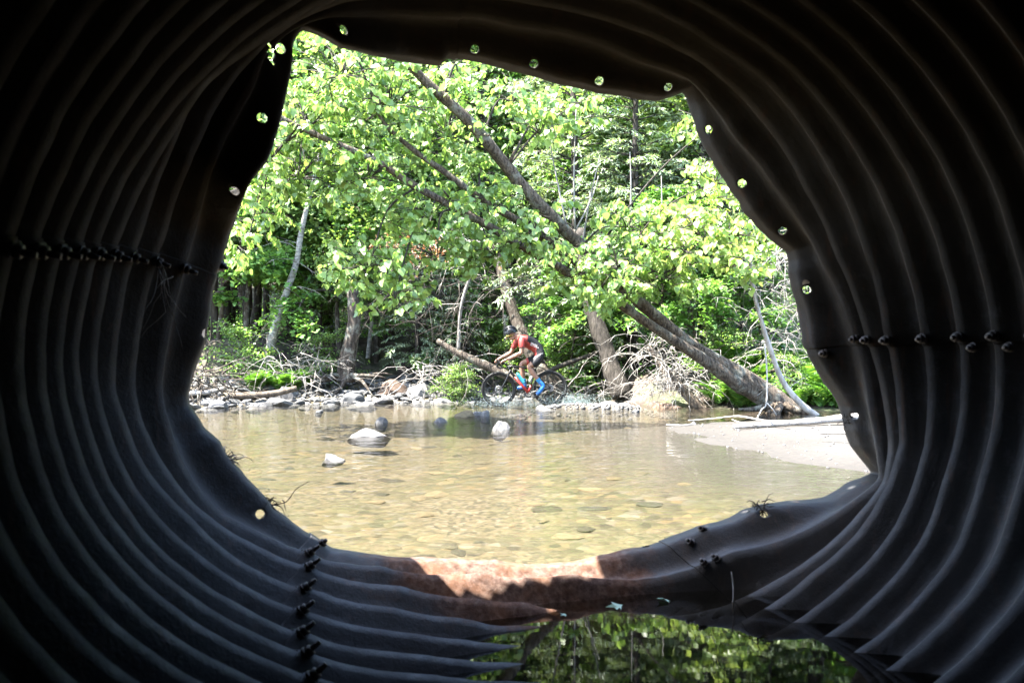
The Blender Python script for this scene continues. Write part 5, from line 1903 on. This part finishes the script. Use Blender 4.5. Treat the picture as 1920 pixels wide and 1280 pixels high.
shorts = garment('shorts', (pel | legs), ['black_cloth', 'red_cloth'], .0085, hem.astype(int) * (wn_ == 'farknee'))
for nm in ('near', 'far'):
    garment('sock', (wn_ == nm + 'ankle') & (tpar > .62), ['sock'], .006)
    garment('shoe', np.isin(wn_, [nm + 'heel', nm + 'ball', nm + 'toe']), ['blue_shoe'], .010)

# helmet with ridges, strap, glasses, ear, hair, nose
hm = MB()
HC = Q(716, 262)
n_, m_ = 26, 12
V = []; F = []
for i in range(n_):
    a = 2 * math.pi * i / n_
    for j in range(m_):
        b = (math.pi / 2 + .12) * j / (m_ - 1)
        rr = 1 + .06 * math.cos(6 * math.sin(a) * 1.0) * math.sin(b)
        lx = -.135 * math.cos(a) * math.sin(b) * rr
        if lx > 0: lx *= 1.02
        V.append((lx, .098 * math.sin(a) * math.sin(b) * rr, .125 * math.cos(b) * rr - .008))
for i in range(n_):
    for j in range(m_ - 1):
        F.append((i * m_ + j, ((i + 1) % n_) * m_ + j, ((i + 1) % n_) * m_ + j + 1, i * m_ + j + 1))
R_ = Matrix.Rotation(math.radians(-14), 3, 'Y')
V = np.array(V) @ np.array(R_).T
hm.add(V + HC, F)
for k in range(5):                                          # raised ribs between the vents
    yy = (-2 + k) * .034
    pts = []
    for b in np.linspace(-1.05, 1.15, 9):
        w_ = math.sqrt(max(.05, 1 - (yy / .1) ** 2))
        pts.append(np.array(R_) @ np.array([.142 * math.sin(b) * w_, yy, .133 * math.cos(b) * w_ - .008]) + HC)
    hm.tube(pts, [.006, .009, .011, .012, .012, .012, .011, .009, .006], 6)
hm.build('helmet', M['helmet'], person)
mb = MB()
for s in (-1, 1):
    mb.tube(catmull([Q(748, 285, s * .083), Q(756, 330, s * .07), Q(742, 356, s * .045), Q(722, 362, 0)], 4), [.005] * 13, 5)
mb.build('strap', M['helmet'], person)
mb = MB()
mb.tube(catmull([Q(752, 290, -.082), Q(705, 300, -.078), Q(676, 304, -.045), Q(668, 306, 0), Q(676, 304, .045), Q(705, 300, .078), Q(752, 290, .082)], 4), [.005, .005, .006, .009, .014, .016, .017, .018, .018, .017, .015, .014, .012, .014, .015, .017, .018, .018, .017, .016, .014, .009, .006, .005, .005], 6)
mb.build('glasses', M['lens'], person)
mb = MB()
mb.tube(catmull([Q(686, 298, 0), Q(672, 318, 0), Q(664, 332, 0), Q(676, 338, 0)], 3), [.006, .008, .010, .012, .013, .014, .013, .012, .011, .010], 6)
mb.build('nose', M['skin'], person)
mb = MB()
mb.tube([Q(684, 352, -.022), Q(679, 353, 0), Q(684, 352, .022)], [.004, .007, .004], 6)
mb.build('mouth', simple_mat('lips', (.22, .08, .06), .5), person)
for s in (-1, 1):
    mb = MB(); torus(mb, np.zeros(3), .022, .008, 14, 6); e_ = mb.build('ear', M['skin'], person); e_.location = Q(758, 300, s * .076); e_.scale = (.8, .6, 1.2)
mb = MB()
mb.tube([Q(775, 282, 0), Q(782, 300, 0), Q(783, 318, 0)], [.05, .055, .03], 10)
mb.build('hair', M['hair'], person)


# printed lettering, laid on the cloth surface
def print_on(name, target_y, quads, mat):
    """small strips projected sideways on the near side of the cloth"""
    V, F = [], []
    from mathutils.bvhtree import BVHTree
    dg = bpy.context.evaluated_depsgraph_get()
    trees = []
    for g in (jersey, shorts):
        m2 = g.data
        trees.append(BVHTree.FromPolygons([v.co for v in m2.vertices], [p.vertices for p in m2.polygons]))
    for q in quads:
        ids = []
        for zx, zy in q:
            o = Q(zx, zy, -1.0)
            ys = []
            for t in trees:
                h = t.ray_cast(Vector(o), Vector((0, 1, 0)))
                if h[0] is not None: ys.append(h[0].y)
            y = (min(ys) if ys else -.12) - .003
            ids.append(len(V)); V.append((o[0], y, o[2]))
        F.append(ids)
    o = link(name, mesh_np(name, V, F, False, (M[mat],)), person)
    o['kind'] = 'stuff'
    return o


def strokes(p0, p1, h, n, seed, w=.55):
    """a row of n letter-like upright strokes and cross bars between two points"""
    rs = np.random.default_rng(seed)
    out = []
    p0 = np.array(p0, float); p1 = np.array(p1, float)
    d = (p1 - p0) / n
    L = np.linalg.norm(d); u = d / L; v = np.array([u[1], -u[0]])
    for k in range(n):
        a = p0 + d * k
        wv = L * .20
        hh = h * rs.uniform(.75, 1.1)
        out.append([a, a + u * wv, a + u * wv + v * hh, a + v * hh])
        for q in ([0.0, .5] if k % 2 else [.85, .2]):
            b = a + v * hh * q
            out.append([b, b + u * L * .72, b + u * L * .72 + v * h * .17, b + v * h * .17])
        if k % 3 != 2:
            b = a + u * L * .55
            out.append([b, b + u * wv, b + u * wv + v * hh * .95, b + v * hh * .95])
    return out


print_on('jersey_print', 0, strokes((940, 396), (1020, 428), 22, 6, 1) + strokes((935, 412), (1034, 448), 16, 7, 2), 'white_print')
print_on('shorts_print', 0, strokes((976, 566), (1088, 500), 16, 10, 3), 'white_print')

# splashing drops thrown up by the wheels
rs = np.random.default_rng(12)
mb = MB()
oct_v = np.array([[1, 0, 0], [-1, 0, 0], [0, 1, 0], [0, -1, 0], [0, 0, 1], [0, 0, -1]], float)
cube = np.array([[x, y, z] for z in (-1, 1) for y in (-1, 1) for x in (-1, 1)], float)
cf = np.array([[0, 2, 3, 1], [4, 5, 7, 6], [0, 1, 5, 4], [2, 6, 7, 3], [0, 4, 6, 2], [1, 3, 7, 5]])
for k in range(4000):
    m_ = rs.random()
    if m_ < .30:
        x = FW[0] + rs.normal(0, .30); z = abs(rs.normal(0, .10))
    elif m_ < .62:
        x = RW[0] + rs.normal(.05, .30); z = abs(rs.normal(0, .13))
    elif m_ < .93:
        x = RW[0] + .25 + abs(rs.normal(0, .42)); z = abs(rs.normal(0, .13))
    else:
        x = rs.uniform(FW[0] - .3, RW[0] + .9); z = rs.random() ** 2 * .55
    s = rs.uniform(.0025, .0075) * (1 if z < .25 else .7)
    R3 = np.array(Matrix.Rotation(rs.uniform(0, 6), 3, Vector(rand_dir(rs, 1)[0])))
    mb.add((cube * s * .58 * np.array([1, 1, rs.uniform(1, 1.6)])) @ R3.T + np.array([x, rs.normal(0, .13), z + .02]) + R_ORG, cf)
m, nt, out = new_mat('water drops')
tr = nd(nt, 'ShaderNodeBsdfTransparent'); tr.inputs[0].default_value = (.9, .95, .95, 1)
gl = nd(nt, 'ShaderNodeBsdfPrincipled', i_Roughness=.1); gl.inputs['Base Color'].default_value = (.30, .36, .36, 1)
mx = nd(nt, 'ShaderNodeMixShader'); mx.inputs[0].default_value = .5
nt.links.new(tr.outputs[0], mx.inputs[1]); nt.links.new(gl.outputs[0], mx.inputs[2]); nt.links.new(mx.outputs[0], out.inputs['Surface'])
spray = mb.build('water_spray', m, None, True)
tag(spray, 'spray of water drops thrown up around the bicycle wheels', 'spray', kind='stuff')

# ------------------------------------------------------------------ small things at the culvert mouth
def maple_leaf(name, px, py, size, rz, label, mat, pitch=.12):
    base = PZ(px, py, .004)
    pts = []
    for k in range(10):
        a = math.pi / 2 + k * math.pi / 5
        r = [1.0, .42, .95, .40, .62, .30, .25, .30, .62, .40][k] if k < 10 else .4
        pts.append((math.cos(a) * r, math.sin(a) * r, .10 * (k % 2) + .04 * math.cos(3 * a)))
    pts[6] = (0, -.55, 0)
    V = [(0, 0, .0)] + pts
    F = [(0, 1 + k, 1 + (k + 1) % 10, 1 + (k + 1) % 10) for k in range(10)]
    me = bpy.data.meshes.new(name)
    me.from_pydata(V, [], [(0, 1 + k, 1 + (k + 1) % 10) for k in range(10)])
    me.materials.append(mat)
    o = link(name, me)
    o.location = base; o.scale = (size, size, size); o.rotation_euler = (pitch, 0, rz)
    tag(o, label, 'leaf', 'leaves floating in the culvert')
    sm = o.modifiers.new('thin', 'SOLIDIFY'); sm.thickness = .02
    return o


M['float_leaf'] = leaf_mat('pale fallen leaf', [(0, (.20, .30, .22)), (1, (.26, .36, .27))], .2)
maple_leaf('floating_leaf', 1158, 1137, .050, .4, 'pale green maple leaf floating nearest the rust patch', M['float_leaf'])
maple_leaf('floating_leaf', 1245, 1124, .045, 2.2, 'curled pale maple leaf floating under the rim bolts', M['float_leaf'], .3)
maple_leaf('floating_leaf', 1058, 1152, .022, 1.0, 'tiny pale leaf floating at the tip of a ridge', M['float_leaf'])


def rim_point(px, py, t):
    q = min(1, t / .74)
    e = rings[0][0] + (e_lip - rings[0][0]) * t
    r = rings[0][1] + (r_lip - rings[0][1]) * (3 * q * q - 2 * q ** 3) + .040 * math.sin(math.pi * q) ** 2
    V = ring_points(e, r, TH)
    x, y = project(V)
    i = int(np.argmin((x - px) ** 2 + (y - py) ** 2))
    return V[i]


def debris(name, px, py, t, n, L, label, seed, mat):
    rs = np.random.default_rng(seed)
    c = rim_point(px, py, t)
    o = empty(name, c)
    mb = MB()
    for k in range(n):
        d = rand_dir(rs, 1)[0] + np.array([.2, -.2, .25])
        pt = bend_path(rs, rs.normal(size=3) * .015, d, L * rs.uniform(.3, 1.0), 4, .35, .3)
        mb.tube(pt, taper(5, .0028, .001), 4)
    b_ = mb.build('twigs', mat, o); b_['kind'] = 'stuff'
    tag(o, label, 'debris')
    return o


debris('root_debris', 424, 868, .95, 34, .10, 'clump of washed up rootlets caught on the lower left rim', 1, M['dead_wood'])
debris('root_debris', 505, 946, .95, 26, .09, 'dark rootlet clump snagged on the rim above the bolt row', 2, M['bark_dark'])
debris('root_debris', 1428, 962, .85, 40, .09, 'dark moss and root clump at the torn hole on the right rim', 3, M['bark_dark'])
debris('root_debris', 1598, 786, .95, 18, .06, 'small dark rootlets below the rim hole by the drift log', 4, M['bark_dark'])
c = rim_point(505, 946, .95)
mb = MB(); mb.tube(catmull([(0, 0, 0), (.06, .02, .01), (.10, .02, .06), (.15, .03, .09)], 4), taper(13, .0025, .001), 4)
o = empty('snagged_twig', c); mb.build('twig', M['bark_dark'], o); tag(o, 'thin dark twig poking from the lower left rim over the water', 'twig')
b = PZ(1374, 1128, 0)
o = empty('standing_twig', b)
mb = MB(); mb.tube(catmull([(0, 0, -.05), (.004, 0, .05), (-.004, 0, .12)], 4), taper(9, .004, .003), 5); mb.build('twig', M['dead_wood'], o)
tag(o, 'short pale twig standing upright in the culvert water', 'twig')
# roots hanging through the seam on the left wall
p, n = ring_at(1, S_LEFT)
rs = np.random.default_rng(9)
mb = MB()
for k in range(9):
    mb.tube(bend_path(rs, rs.normal(size=3) * .01, np.array([rs.normal() * .3 + .1, rs.normal() * .2, -1]), rs.uniform(.1, .32), 7, .22, .25), taper(8, .0016, .0007), 4)
o = empty('hanging_roots', p + n * .02); b_ = mb.build('rootlets', M['dead_wood'], o); b_['kind'] = 'stuff'
tag(o, 'fine roots hanging below a bolt on the left wall', 'roots')
